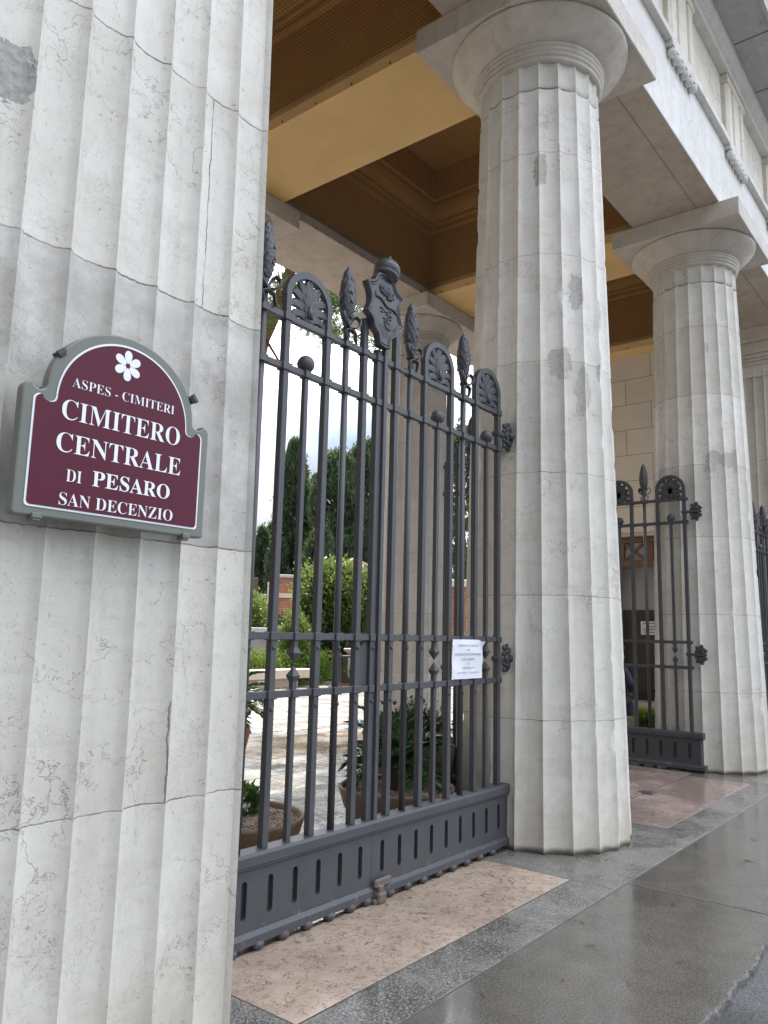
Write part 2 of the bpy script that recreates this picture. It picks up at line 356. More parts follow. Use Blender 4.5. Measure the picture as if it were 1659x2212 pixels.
# ---------------------------------------------------------------- materials
JB=[(.903,.0035),(1.797,.0035),(2.723,.0035),(3.611,.0035),(4.502,.0035),(5.397,.0035),(5.98,.009)]
JA=[(.915,.0032),(1.795,.0035),(2.693,.004),(3.571,.0045),(4.46,.004),(5.35,.004),(5.98,.009)]
def U(deg,r=.6): return (R(deg)%(2*PI))*.6
M_B=stone('white_stone_worn',joints=JB,uv=True,foot=True,patches=[(U(-152.7),5.235,.07,.15),(U(-121.5),4.19,.075,.15),(U(-93),4.08,.05,.13),(U(-137.5),3.60,.105,.13),(U(-116.5),3.40,.085,.15),(U(-120),3.25,.05,.09),(U(-94),3.69,.035,.07),(U(-100),3.55,.02,.07)])
M_C=stone('white_stone_patched',joints=JB,uv=True,foot=True,patches=[(U(-148),3.69,.11,.12),(U(-130),3.66,.16,.10),(U(-152),3.56,.08,.06),(U(-119),3.64,.05,.14),(U(-150),5.1,.03,.06)])
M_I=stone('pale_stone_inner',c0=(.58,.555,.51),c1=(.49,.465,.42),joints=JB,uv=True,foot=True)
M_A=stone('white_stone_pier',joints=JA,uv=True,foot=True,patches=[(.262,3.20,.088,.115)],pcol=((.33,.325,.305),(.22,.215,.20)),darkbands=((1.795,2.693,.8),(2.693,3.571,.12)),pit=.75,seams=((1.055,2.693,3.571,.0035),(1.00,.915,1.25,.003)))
M_CAP=stone('grey_stone_capital',c0=(.54,.50,.445),c1=(.41,.375,.325),streak=.3)
M_ENT=stone('pale_stone_entablature',c0=(.70,.69,.67),c1=(.60,.585,.555),vs=.6,pit=.4)
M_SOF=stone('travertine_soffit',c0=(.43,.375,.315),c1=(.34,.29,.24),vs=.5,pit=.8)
M_FRZ=stone('cream_stone_frieze',c0=(.74,.70,.61),c1=(.66,.61,.51),vs=.5,pit=.2,streak=.2)
M_GRY=stone('grey_cement_soffit',c0=(.42,.41,.415),c1=(.34,.335,.345),vs=.4)
def plaster(name,c):
    t=NT(name,.78,.3); v=t.coord('Object'); n=t.noise(v,1.1,6,.62).outputs[0]; n2=t.noise(v,4,6,.7).outputs[0]
    col=t.mix(t.ramp(n,.35,.68),tuple(x*.9 for x in c),tuple(min(1,x*1.08) for x in c)); col=t.mix(t.math('MULTIPLY',t.ramp(n2,.58,.72),.22),col,(c[0]*.62,c[1]*.58,c[2]*.5))
    q=t.math('ABSOLUTE',t.math('SUBTRACT',t.noise(v,2.2,5,.65,.4).outputs[0],.5)); ck=t.math('MULTIPLY',t.ramp(q,0,.0025,1,0),t.ramp(n,.5,.58)); col=t.mix(t.math('MULTIPLY',ck,.55),col,(c[0]*.4,c[1]*.36,c[2]*.3))
    t.base(col); t.bump(t.noise(v,45,3).outputs[0],.2,.004); return t.m
M_OCH=plaster('ochre_plaster',(.64,.44,.20))
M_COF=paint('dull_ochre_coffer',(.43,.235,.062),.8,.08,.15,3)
M_IRON=iron('grey_painted_iron'); M_IRONB=iron('grey_painted_iron_flaking',flake=.9); M_RUST=iron('rusty_iron',c=(.075,.06,.055),rust=1.,rough=.7)
M_HING=iron('dark_cast_iron',c=(.045,.047,.05),rust=.7,rough=.6)
M_NET=paint('dark_net_cord',(.035,.028,.02),.8,.1,0)
M_SPK=paint('steel_spike',(.25,.25,.25),.4,.1,0)
# ---------------------------------------------------------------- ground
def sheet(name,mat,x0,x1,y0,y1,z,kind='structure',nx=1,ny=1):
    m=MB(); m.quad((x0,y0,z),(x1,y0,z),(x1,y1,z),(x0,y1,z)); o=m.build(name,mat,fix=False); tag(o,kind=kind); return o
M_PINK=wet('pink_marble_wet',(.345,.268,.208),(.445,.352,.28),veinc=(.06,.035,.025),vs=9,dry=.24,wetr=.09,bump=.05,darkwet=.8)
M_PINK2=wet('brown_marble_wet',(.25,.19,.165),(.33,.255,.22),veinc=(.085,.05,.045),vs=7,dry=.3,wetr=.12,bump=.12,darkwet=.75)
M_GRAN=wet('grey_granite_wet',(.13,.126,.115),(.205,.198,.182),grain=.95,dry=.42,wetr=.14,scale=1.6,bump=.35,bscale=45,darkwet=.55)
M_CONC=wet('grey_paving_wet',(.090,.084,.073),(.136,.126,.111),grain=.45,dry=.30,wetr=.04,scale=.7,bump=.08,bscale=40,darkwet=.78,soft=1)
M_ASPH=wet('asphalt_wet',(.045,.045,.047),(.085,.085,.088),grain=.9,dry=.6,wetr=.35,bump=.8,bscale=28,darkwet=.7)
M_FLAG=wet('rough_flagstone_wet',(.46,.43,.395),(.60,.56,.52),veinc=(.09,.07,.055),vs=7,dry=.26,wetr=.13,scale=1.3,bump=.5,spec=.9,bscale=9,cells=(1.5,.88,.012,.03),darkwet=.85,stain=(.40,.235,.13))
M_COB=wet('cobbles_wet',(.33,.285,.245),(.48,.42,.37),dry=.4,wetr=.24,scale=2.,bump=.75,bscale=16,cells=(.24,.13,.014,.05),darkwet=.7)
sheet('ground',M_ASPH,-400,400,-400,400,-.03)
# pavement slab with an irregular broken outer edge against the asphalt
edge=[]; x=-30.; wk=0.
while x<30:
    wk=wk*.9+RNG.normal(0,.0065); edge.append((x,-1.872+.006*sin(x*5.1)+wk*.6+RNG.normal(0,.004))); x+=.022 if -3.2<x<2 else .5
edge.append((30,-1.85)); n=len(edge)
vs=[(a,b+.004+abs(RNG.normal(0,.006)),0.) for a,b in edge]; vs+=[(a,-.966,0.) for a,b in edge]
m=MB(); m.add(vs,[(i,i+1,n+i+1,n+i) for i in range(n-1)]); tag(m.build('pavement',M_CONC),kind='structure')
v2=[vs[i] for i in range(n)]+[(a,b,-.008+RNG.normal(0,.002)) for a,b in edge]+[(a,b-.004,-.04) for a,b in edge]
m=MB(); m.add(v2,[(n+i,n+i+1,i+1,i) for i in range(n-1)]+[(2*n+i,2*n+i+1,n+i+1,n+i) for i in range(n-1)]); tag(m.build('pavement_edge',paint('broken_cement_edge',(.10,.097,.088),.75,.6,.8,60)),kind='structure')
m=MB()
for xx in (-5.2,-.775,3.65,8.0): m.box(xx-.003,xx+.003,-1.83,-.975,.0005,.003)
tag(m.build('pavement_joint',paint('joint_mortar',(.17,.16,.14),.8,.4,.2)),kind='structure')
gs=[]
def slab(name,mat,x0,x1,y0,y1,z=.002,g=.004):
    m=MB(); m.bevbox(x0+g,x1-g,y0+g,y1-g,-.05,z,.0012); return tag(m.build(name,mat),kind='structure')
slab('joint_bed',paint('joint_dirt',(.06,.05,.042),.7,.3,.3),-12,14,-.972,-.01,.0005,0)
GL=[(-12,-3.385),(-.96,.81),(3.455,5.225),(7.87,14)]
for i,(a,b) in enumerate(GL):
    slab('granite_paving',M_GRAN,a,b,-.965,-.02)
for a,b in ((-3.385,-.96),(.81,3.455),(5.225,7.87)):
    slab('granite_paving',M_GRAN,a,b,-.965,-.675)
    slab('marble_threshold',M_PINK if a<0 else M_PINK2,a,b,-.672,-.022)
slab('portico_floor',M_FLAG,-3.78,8.19,-.012,5.75,.004,.0)
for k in range(4):
    x=-4.415+S*k
    if k in(1,2): slab('granite_plinth',M_GRAN,x-.87,x+.7,3.12,5.6,.008)
for a,b in ((.9,2.3),(2.3,3.5),(5.225,7.87)): slab('marble_threshold',M_PINK2,a,b,-.012,1.05,.008)
slab('marble_threshold',M_PINK,.72,3.52,3.95,5.2,.008); slab('marble_threshold',M_PINK,-3.5,-.89,3.95,5.2,.008)
sheet('courtyard',M_COB,-40,80,5.75,90,.0)
slab('stone_band',M_GRAN,-3.78,30,5.5,5.74,.006)
# drain cover
m=MB(); m.bevbox(2.07,2.2,-.11,.05,.004,.014,.003)
for k in range(4): m.box(2.085+.028*k,2.095+.028*k,-.09,.03,.0142,.017)
tag(m.build('drain_cover',M_RUST),'small square iron drain cover in the brown marble behind the middle column','drain cover')
# ---------------------------------------------------------------- columns
def rad(z): return .6565-.02305*z
def shaft_mesh(H=6.25,nf=20,off=9):
    m=MB(); m.uv=[]; K=10; zs=[0,.006,.9,1.8,2.7,3.6,4.5,5.4,5.97,5.98,5.99,H-.06,H]
    zs=sorted(set([z for z in zs]+[round(.05+.045*i,4) for i in range(136) if abs(.05+.045*i-5.98)>.02]))
    ch_=np.abs(RNG.normal(0,.0009,(nf+1,len(zs))))
    for _ in range(130):
        a=RNG.integers(0,nf); b=RNG.integers(1,len(zs)-3); dp=RNG.uniform(.003,.011); ch_[a,b:b+RNG.integers(1,4)]+=dp
    ch_[nf]=ch_[0]
    for k in range(nf):
        a0=R(off+k*18); vs=[];fs=[]
        for zi,z in enumerate(zs):
            r=rad(z); ch=.012 if z in(5.98,) else 0
            if z==0: r-=.004
            for j in range(K+1):
                t=j/K; a=a0+R(18)*t
                d=(.043*(r/.6))*math.sqrt(max(0,1-(2*t-1)**2*.93))-.043*(r/.6)*math.sqrt(.07)
                if z>=H-.001: d*=.25
                rr=r-max(0,d)-ch-(ch_[k,zi] if j==0 else (ch_[k+1,zi] if j==K else 0))
                vs.append((rr*cos(a),rr*sin(a),z)); m.uv.append((((a)%(2*PI))*.6 if not(j==K and abs((a%(2*PI)))<1e-6) else 2*PI*.6,z))
        n=K+1
        for i in range(len(zs)-1):
            for j in range(K): fs.append((i*n+j,i*n+j+1,(i+1)*n+j+1,(i+1)*n+j))
        m.add(vs,fs,True)
    return m
def make_column(mat,label):
    t=thing('fluted_column',label,'column',group='round columns of the portico')
    shaft_mesh().build('shaft',mat,t,fix=False)
    m=MB(); m.lathe([(.50,6.205),(.533,6.215),(.541,6.228),(.541,6.243),(.530,6.25),(.549,6.258),(.555,6.27),(.549,6.283),(.543,6.288),(.558,6.296),(.564,6.31),(.556,6.322),(.552,6.328),(.567,6.335),(.571,6.348),(.568,6.36)],96); m.build('annulets',M_CAP,t)
    m=MB(); m.lathe([(.55,6.355),(.575,6.362),(.625,6.402),(.675,6.442),(.72,6.481),(.752,6.512),(.769,6.535),(.774,6.548),(.768,6.558),(.75,6.5605)],96); m.build('echinus',M_CAP,t)
    m=MB(); m.bevbox(-.79,.79,-.79,.79,6.563,6.801,.008); m.build('abacus',M_CAP,t)
    return t
colB=make_column(M_B,'nearest round fluted column, at the closed gate, with grey mortar patches'); colB.location=(0,0,0)
colC=copy_tree(colB); tag(colC,'farther street-side fluted column with one wide ragged grey patch across its flutes','column','round columns of the portico'); colC.location=(S,0,0)
inn=[]
for k,(x,lb) in enumerate(((S,'round fluted column on the courtyard side, behind the closed gate and the cycad bowl'),(0,'courtyard-side round fluted column almost hidden behind the left pier'))):
    c=copy_tree(colB); c.location=(x,YI,0); tag(c,lb,'column','round columns of the portico'); inn.append(c)
def setmat(t,part,mat):
    for ch in t.children:
        if ch.name.split('.')[0]==part: ch.material_slots[0].link='OBJECT'; ch.material_slots[0].material=mat
setmat(colC,'shaft',M_C)
for c in inn: setmat(c,'shaft',M_I)
# piers (square, fluted)
def hw(z): return .668 if z<1.2 else .668-.0075*(z-1.2)
def pier_mesh(H=6.2):
    m=MB(); m.uv=[]; K=9; zs=[0,.006,.6,1.2,2,3,4,5,5.97,5.98,5.99,H]
    for s in range(4):
        rot=Matrix.Rotation(s*PI/2,4,'Z')
        for k in range(8):
            vs=[];fs=[]
            for z in zs:
                h=hw(z)-(.012 if z==5.98 else 0)
                for j in range(K+1):
                    t=j/K; x=-h+(k+t)*h/4
                    e=min(t,1-t); d=.03*math.sqrt(max(0,1-(2*t-1)**2)) if .0<t<1 else 0
                    p=rot@Vector((x,-h+d,z)); vs.append(p); m.uv.append((x+.67+s*1.4,z))
            n=K+1
            for i in range(len(zs)-1):
                for j in range(K): fs.append((i*n+j,i*n+j+1,(i+1)*n+j+1,(i+1)*n+j))
            m.add(vs,fs,True)
    return m
def make_pier(mat,label):
    t=thing('fluted_pier',label,'pier',group='square fluted corner piers')
    pier_mesh().build('shaft',mat,t,fix=False)
    m=MB()
    for h,z0,z1 in ((.665,6.19,6.25),(.69,6.252,6.30),(.71,6.302,6.37),(.75,6.372,6.56)): m.bevbox(-h,h,-h,h,z0,z1,.01)
    m.build('capital',M_CAP,t)
    m=MB(); m.bevbox(-.83,.83,-.83,.83,6.563,6.801,.008); m.build('abacus',M_CAP,t); return t
XA=-4.385
pA=make_pier(M_A,'big square pier with shallow flutes carrying the burgundy sign'); pA.location=(XA,0,0)
pD=copy_tree(pA); pD.location=(2*S,0,0); tag(pD,'square fluted pier at the far right edge, beyond the second column','pier','square fluted corner piers'); setmat(pD,'shaft',M_I)
for x,lb in ((XA,'square pier on the courtyard side behind the sign pier'),(2*S,'square pier on the courtyard side at the far lodge')):
    c=copy_tree(pA); c.location=(x,YI,0); tag(c,lb,'pier','square fluted corner piers'); setmat(c,'shaft',M_I)
# ---------------------------------------------------------------- portico roof and entablature
P=thing('portico_roof','pale stone entablature and ochre coffered ceiling carried by the columns','portico')
X0,X1=-9.5,14.
ZA=6.804
def prof_x(m,poly,x0,x1): m.prism(poly,x0,x1,axis='x')
m=MB(); m.bevbox(X0,X1,-.565,.515,ZA,7.742,.006); m.build('architrave',M_ENT,P)
m=MB(); m.bevbox(X0,X1,3.91,5.05,ZA,7.742,.006); m.build('architrave',M_SOF,P)
for y0,y1 in ((-.562,.512),(3.913,5.047)):
    m=MB(); m.box(X0+.01,X1-.01,y0+.004,y1-.004,ZA-.0025,ZA-.001); m.build('soffit',M_SOF,P)
m=MB(); m.box(X0+.02,X1-.02,-.302,-.297,ZA-.0045,ZA-.003); m.build('soffit_joint',paint('joint_dark',(.09,.075,.06),.8,.2,0),P)
m=MB(); m.bevbox(X0,X1,-.642,.4,7.745,7.83,.006); m.build('taenia',M_ENT,P)
m=MB(); m.bevbox(X0,X1,-.556,.4,7.832,8.74,.005); m.build('frieze',M_FRZ,P)
for k in range(-3,7):
    x=k*S/2+.0
    if not(X0+.6<x<X1-.6): continue
    m=MB(); w=.415
    # triglyph with two full and two half glyphs (V grooves)
    pr=[(-w,-.605),(-w+.05,-.635),(-w+.19,-.635),(-w+.235,-.578),(-w+.28,-.635),(w-.28,-.635),(w-.235,-.578),(w-.19,-.635),(w-.05,-.635),(w,-.605),(w,-.55),(-w,-.55)]
    m.prism([(x+a,b) for a,b in pr],7.832,8.62,axis='z'); m.bevbox(x-w-.01,x+w+.01,-.645,-.55,8.622,8.735,.004); m.build('triglyph',M_FRZ,P)
    m=MB(); m.bevbox(x-w,x+w,-.645,-.56,7.69,7.743,.004); rg=m.build('regula',M_ENT,P)
    m=MB()
    for j in range(6): m.sphere((x-w+.07+j*(2*w-.14)/5,-.610,7.636),.0525,18,12,(1,1,1.0))
    m.build('guttae',M_ENT,rg)
m=MB()
prof_x(m,[(-.50,8.742),(-.66,8.742),(-.67,8.80),(-.70,8.81),(-.705,8.87),(-.755,8.93),(-.76,8.985),(-.50,8.985)],X0,X1); m.build('bed_moulding',M_ENT,P)
m=MB(); prof_x(m,[(-.50,8.987),(-1.20,8.987),(-1.20,8.96),(-1.245,8.96),(-1.245,9.22),(-1.29,9.25),(-1.36,9.36),(-1.36,9.42),(-.5,9.42)],X0,X1); m.build('cornice',M_GRY,P)
m=MB()
for k in range(-8,26): 
    x=k*S/4+.55; m.box(x-.006,x+.006,-1.19,-.77,8.9795,8.9865)
m.build('cornice_joints',paint('joint_grey',(.14,.135,.13),.8,.2,0),P)
m=MB(); m.box(X0,X1,-.5,5.3,9.0,9.4); m.build('roof_slab',M_GRY,P)
m=MB(); m.bevbox(X0,X1,4.9,5.35,7.745,8.99,.005); m.build('frieze',M_FRZ,P)
# ochre beams across, and the coffers between them
for x in (-.04,S-.03,XA-.05,2*S+.02):
    a,b=x-.545,x+.545
    if x<-1: a,b=-9,-3.82
    if x>8: a,b=7.85,13
    m=MB(); m.bevbox(a,b,.518,3.907,6.802,7.75,.004); m.build('ceiling_beam',M_OCH,P)
BAYS=((-3.82,-.585),(.505,3.84),(4.93,7.85))
for a,b in BAYS:
    y0,y1=.518,3.907; c=MB()
    def ringz(x0,x1,ya,yb,z): return [(x0,ya,z),(x1,ya,z),(x1,yb,z),(x0,yb,z)]
    steps=[(0,6.99),(0,7.84),(.07,7.85),(.07,7.92),(.12,7.93),(.12,7.98),(.22,8.05),(.26,8.14),(.26,8.22),(.30,8.23),(.30,8.72)]
    vs=[];fs=[]
    for d,z in steps: vs+=ringz(a+d+.003,b-d-.003,y0+d,y1-d,z)
    for i in range(len(steps)-1):
        for j in range(4): k=(j+1)%4; fs.append((i*4+j,i*4+k,(i+1)*4+k,(i+1)*4+j))
    i=len(steps)-1; fs.append((i*4,i*4+1,i*4+2,i*4+3))
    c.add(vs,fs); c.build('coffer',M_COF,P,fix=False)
    # bird net stretched below the coffer, slightly sagging, on eye hooks
    nt=MB(); st=.037; nx=int((b-a)/st); ny=int((y1-y0)/st); w=.0018
    zf=lambda u,v:6.93-.05*sin(PI*u)*sin(PI*v)
    for i in range(nx+1):
        x=a+(b-a)*i/nx; seg=6
        for j in range(seg):
            ya=y0+(y1-y0)*j/seg; yb=y0+(y1-y0)*(j+1)/seg; z0=zf(i/nx,j/seg); z1=zf(i/nx,(j+1)/seg)
            nt.add([(x-w,ya,z0),(x+w,ya,z0),(x+w,yb,z1),(x-w,yb,z1),(x,ya,z0+w*2),(x,yb,z1+w*2)],[(0,3,2,1),(0,4,5,3),(1,2,5,4)])
    for i in range(ny+1):
        y=y0+(y1-y0)*i/ny; seg=6
        for j in range(seg):
            xa=a+(b-a)*j/seg; xb=a+(b-a)*(j+1)/seg; z0=zf(j/seg,i/ny); z1=zf((j+1)/seg,i/ny)
            nt.add([(xa,y-w,z0),(xb,y-w,z1),(xb,y+w,z1),(xa,y+w,z0),(xa,y,z0+w*2),(xb,y,z1+w*2)],[(0,3,2,1),(0,1,5,4),(3,4,5,2)])
    nt.build('bird_net',M_NET,P,fix=False)
    hk=MB()
    for i in range(7):
        x=a+(b-a)*(i+.5)/7
        for y in (y0-.003,y1+.003): hk.sphere((x,y,6.815),.014,8,6)
        y=y0+(y1-y0)*(i+.5)/7
        for x in (a-.003,b+.003): hk.sphere((x,y,6.83),.014,8,6)
    hk.build('net_hooks',M_HING,P)
    # stone ledge round the coffer mouth
    lg=MB()
    lg.box(a,b,y1-.001,y1+.002,6.80,6.99)
# bird spikes
m=MB()
def spike(m,x,y,z,dx,dy,dz,w=.0014):
    m.add([(x-w,y,z),(x+w,y,z),(x,y+w,z),(x+dx,y+dy,z+dz)],[(0,1,3),(1,2,3),(2,0,3)])
for i in range(420):
    x=-1.2+i*.022
    a=[(-.055,.05),(.05,.06),(-.015,.1)][i%3]
    spike(m,x,-.615,7.83,RNG.normal(0,.012),a[0]+RNG.normal(0,.008),.105+RNG.normal(0,.01))
m.build('bird_spikes',M_SPK,P,fix=False)
m=MB()
for cx in (0,S):
    for i in range(60):
        x=cx-.72+i*.024
        spike(m,x,-.68,6.802,RNG.normal(0,.012),[-.05,.03,-.1][i%3],.10+RNG.normal(0,.012))
m.build('bird_spikes',M_SPK,P,fix=False)
# ---------------------------------------------------------------- lodges
def blockmat(name,c0,c1):
    t=NT(name,.75,.3); v=t.coord('Object')
    sp=t.n('ShaderNodeSeparateXYZ'); t.put(sp.inputs[0],v); cb=t.n('ShaderNodeCombineXYZ'); t.put(cb.inputs[0],t.math('ADD',sp.outputs[1],t.math('MULTIPLY',sp.outputs[0],1.))); t.put(cb.inputs[1],t.math('SUBTRACT',sp.outputs[2],-.0))
    br=t.n('ShaderNodeTexBrick',{'Scale':1.,'Mortar Size':.0045,'Mortar Smooth':.0,'Brick Width':.96,'Row Height':.4875,'Color1':(.9,.9,.9,1),'Color2':(1,1,1,1),'Mortar':(0,0,0,1)},offset=.5); t.put(br.inputs['Vector'],cb.outputs[0])
    n=t.noise(v,3,5,.6).outputs[0]; col=t.mix(t.ramp(n,.3,.7),c1,c0); col=t.mix(1,col,br.outputs[0],'MULTIPLY'); col=t.mix(t.math('MULTIPLY',br.outputs[1],.7),col,(.24,.2,.155))
    t.base(col); t.bump(t.math('SUBTRACT',t.math('MULTIPLY',n,.3),br.outputs[1]),.4,.008); return t.m
M_BLK=blockmat('cream_stone_blocks',(.68,.60,.49),(.62,.54,.435))
M_WOOD=paint('brown_varnished_wood',(.13,.055,.026),.4,.35,.2,9)
M_DWOOD=paint('dark_wood',(.02,.013,.01),.45,.3,.1,9)
M_WHT=paint('white_plaster',(.42,.42,.41),.8,.08,.1,3)
M_STEP=stone('step_stone',c0=(.50,.44,.36),c1=(.42,.36,.29))
M_GLASS=paint('grey_glass',(.30,.32,.31),.12,.1,0)
ld=thing('gate_lodge','cream stone block lodge wall with a tall wood framed doorway behind the second column','lodge',(8.19,0,0))
y0,y1,dz0,dz1=1.46,3.20,.36,3.40
m=MB(); m.box(0,.35,.55,y0,0,6.80); m.box(0,.35,y1,4.0,0,6.80); m.box(0,.35,y0,y1,dz1,6.80); m.box(0,.35,y0,y1,0,dz0-.002); m.build('wall',M_BLK,ld)
m=MB(); m.bevbox(-.03,.30,y0-.0,y1+.0,dz1-.055,dz1-.002,.006); m.build('lintel',M_STEP,ld)
fr=MB(); 
for yy in (y0,y1-.11): fr.bevbox(.08,.2,yy,yy+.11,dz0,dz1-.06,.006)
fr.bevbox(.08,.2,y0+.11,y1-.11,2.80,2.92,.006); fr.bevbox(.08,.2,y0+.11,y1-.11,3.24,3.335,.006)
for yy in (2.0,2.535): fr.bevbox(.085,.195,yy,yy+.165,2.92,3.24,.004)
dframe=fr.build('door_frame',M_WOOD,ld)
for (a,b) in ((1.57,2.0),(2.165,2.535),(2.70,3.09)):
    x=MB()
    for s in (1,-1):
        c=Vector((.125,(a+b)/2,3.08)); L_=math.hypot(b-a,.32); an=math.atan2(.32,(b-a))*s
        x.box(-.02,.02,-L_/2,L_/2,-.022,.022,Matrix.Translation(c)@Matrix.Rotation(an,4,'X'))
    x.build('transom_lattice',M_WOOD,dframe)
    g=MB(); g.box(.15,.158,a,b,2.92,3.24); g.build('transom_glass',M_GLASS,dframe)
m=MB(); m.bevbox(.2,1.05,y1-.21,y1-.16,dz0,2.78,.006); m.bevbox(.3,.95,y1-.225,y1-.16,.6,1.4,.006); m.bevbox(.3,.95,y1-.225,y1-.16,1.6,2.6,.006); m.build('open_door',M_DWOOD,ld)
m=MB(); m.box(.36,3.0,.6,.7,0,4); m.box(.36,3.0,3.9,4.0,0,4); m.box(.36,3.0,.7,3.9,3.9,4); m.box(.36,2.9,.7,3.9,.2,.35); m.box(.75,.85,.7,3.9,2.02,3.9); m.build('vestibule_walls',M_WHT,ld)
m=MB(); m.box(.70,.80,.7,3.9,.36,2.03); 
for k in range(5): m.bevbox(.685,.70,.95+k*.6,1.45+k*.6,.5,1.85,.004)
m.build('inner_door',M_DWOOD,ld)
st=MB(); st.bevbox(-.42,-.002,1.1,3.6,0,.36,.01); st.bevbox(-.80,-.422,1.0,3.7,0,.18,.01); st.build('steps',M_STEP,ld)
# the notice on the inner door: rows of lettering too small to read
M_PAPER=paint('white_paper',(.72,.73,.76),.55,.03,0); M_INK=paint('black_ink',(.02,.02,.025),.6,.1,0)
nt=MB(); nt.bevbox(8.855,8.868,2.02,2.47,1.57,1.82,.003); nto=nt.build('notice',M_PAPER); tag(nto,'small white notice on the dark inner door of the lodge','notice')
for r,(z,a,b) in enumerate(((1.785,2.08,2.42),(1.72,2.12,2.36),(1.67,2.07,2.43),(1.62,2.07,2.41))):
    nt=MB(); y=b; pts=[]
    while y>a: w=random.uniform(.012,.03); pts+=[(y,z-.009),(y,z+.009),(y-w*.5,z+.004),(y-w,z+.009),(y-w,z-.009)]; y-=w+.004
    m=len(pts)//5
    nt.add([(8.8535,p,q) for p,q in pts],[tuple(range(k*5,k*5+5)) for k in range(m)]+[(k*5+4,k*5+3,k*5+6,k*5+5) for k in range(m-1) if False]); nt.box(8.8537,8.8545,a,b,z-.003,z+.003)
    nt.build('lettering',M_INK,nto)
l2=thing('gate_lodge','cream stone block lodge wall closing the portico at the sign pier','lodge',(-3.78,0,0))
m=MB(); m.box(-5,-0.0,.70,3.88,0,6.80); m.box(-5,-1.32,-.40,.70,0,6.80); m.build('wall',M_BLK,l2)
# ---------------------------------------------------------------- gates
def arcpts(cx,cz,r,a0,a1,n): return [(cx+r*cos(R(a0+(a1-a0)*i/n)),cz+r*sin(R(a0+(a1-a0)*i/n))) for i in range(n+1)]
SQ=.039
def leafstrip(m,pts,ws,th=.008,bend=.016):
    """fleshy leaf: centre line in xz, half width list, raised midrib and turned edges"""
    pts=[Vector((p[0],0,p[1])) for p in pts]; n=len(pts); vs=[]
    for i,p in enumerate(pts):
        t=(pts[min(i+1,n-1)]-pts[max(i-1,0)]).normalized(); nx=Vector((-t.z,0,t.x)); w=ws[i]
        for (k,y) in ((-1,-.002),(-.55,-bend),(0,-bend*.35),(.55,-bend),(1,-.002),(.5,th),(-.5,th)): vs.append(p+nx*w*k+Vector((0,y,0)))
    fs=[]
    for i in range(n-1):
        for k in range(7): l=(k+1)%7; fs.append((i*7+k,i*7+l,(i+1)*7+l,(i+1)*7+k))
    m.add(vs,fs,True)
def palmette(cx,z0):
    m=MB()
    def curve(a,l,curl,w,n=9,base=.04):
        x,z=cx,z0+base; an=R(90-a); p=[];ws=[]
        for i in range(n):
            t=i/(n-1); p.append((x,z)); ws.append(w*(.35+.95*sin(PI*min(1,t*.62+.12))*(1-.25*t)) if t<.95 else w*.4)
            an2=an-R(curl)*t*t*(1 if a>=0 else -1); x+=cos(an2)*l/(n-1); z+=sin(an2)*l/(n-1)
        leafstrip(m,p,ws)
    curve(0,.195,0,.034,base=.055)
    for s in (1,-1):
        curve(14*s,.19,45,.029,base=.05); curve(24*s,.178,95,.028,base=.034); curve(38*s,.165,125,.026,base=.016); curve(58*s,.145,140,.022,base=.002)
    m.bevbox(cx-.022,cx+.022,-.018,.018,z0-.002,z0+.05,.006); m.tube([(cx,-.012,z0+.02),(cx,-.018,z0+.09)],[.022,.012],8)
    return m
def spear(cx,z0=3.325,h=.335,seed=0):
    m=MB(); rnd=random.Random(seed)
    prof=[]
    for j in range(25):
        t=j/24; r=.055*(sin(PI*min(1,(t*.93+.06)))**.55)*(1-.28*t) if t<.99 else .002
        if t>.86: r=.030*(1-t)/.14+.001
        prof.append((max(r,.0015),t*h))
    ph=rnd.random()*6
    m.lathe(prof,28,(cx,0,z0),disp=lambda a,t:.13*sin(5*a+26*t+ph)*sin(9*t*PI)*(1-t)+.09*sin(9*a-31*t)+.05*sin(17*t*PI+3*a))
    for k in range(34):      # little overlapping laurel leaves
        t=.06+.8*rnd.random(); a=rnd.random()*2*PI; r=.05*(sin(PI*(t*.93+.06))**.62)*(1-.28*t)
        c=Vector((cx+r*cos(a),r*sin(a),z0+t*h)); Mx=Matrix.Rotation(a,4,'Z')@Matrix.Rotation(rnd.uniform(-.5,.5),4,'X')@Matrix.Rotation(-.25,4,'Y')
        m.sphere(c,.02,8,6,(.38,.62,1.35),Mx)
    m.lathe([(.017,-.075),(.021,-.06),(.016,-.05),(.023,-.03),(.017,-.015),(.024,0),(.02,.006)],16,(cx,0,z0))
    return m
def bow(cx,z,seed=0):
    m=MB()
    for s in (1,-1):
        pts=[(cx+s*(.012+.05*sin(PI*t)*(.5+.6*t)),-.016-.012*sin(2*PI*t),z+.0+.085*t*sin(PI*(.15+.85*t))*(1.25 if t<.75 else 1)) for t in [i/10 for i in range(11)]]
        loop=[(cx+s*.008,-.02,z),(cx+s*.034,-.034,z+.004),(cx+s*.066,-.040,z+.030),(cx+s*.076,-.034,z+.066),(cx+s*.058,-.02,z+.086),(cx+s*.038,-.008,z+.064),(cx+s*.024,-.008,z+.030),(cx+s*.01,-.014,z+.004)]
        m.tube(loop,.0165,8,flat=(1.1,.36))
        tail=[(cx+s*.006,-.02,z-.004),(cx+s*.026,-.03,z-.02),(cx+s*.044,-.028,z-.024),(cx+s*(.046 if s>0 else .034),-.03,z-.06),(cx+s*(.056 if s>0 else .03),-.028,z-.085)]
        m.tube(tail,[.016,.016,.015,.013,.006],8,flat=(1.1,.34))
    m.sphere((cx,-.02,z),.022,12,8,(1,.9,1.05)); m.tube([(cx-.022,0,z-.012),(cx+.022,0,z+.006)],.018,8)
    return m
BARS=[(0,'s'),(.163,'b'),(.319,'s'),(.483,'r'),(.645,'s'),(.803,'b'),(.96,'s'),(1.122,'r'),(1.28,'s'),(1.412,'c')]
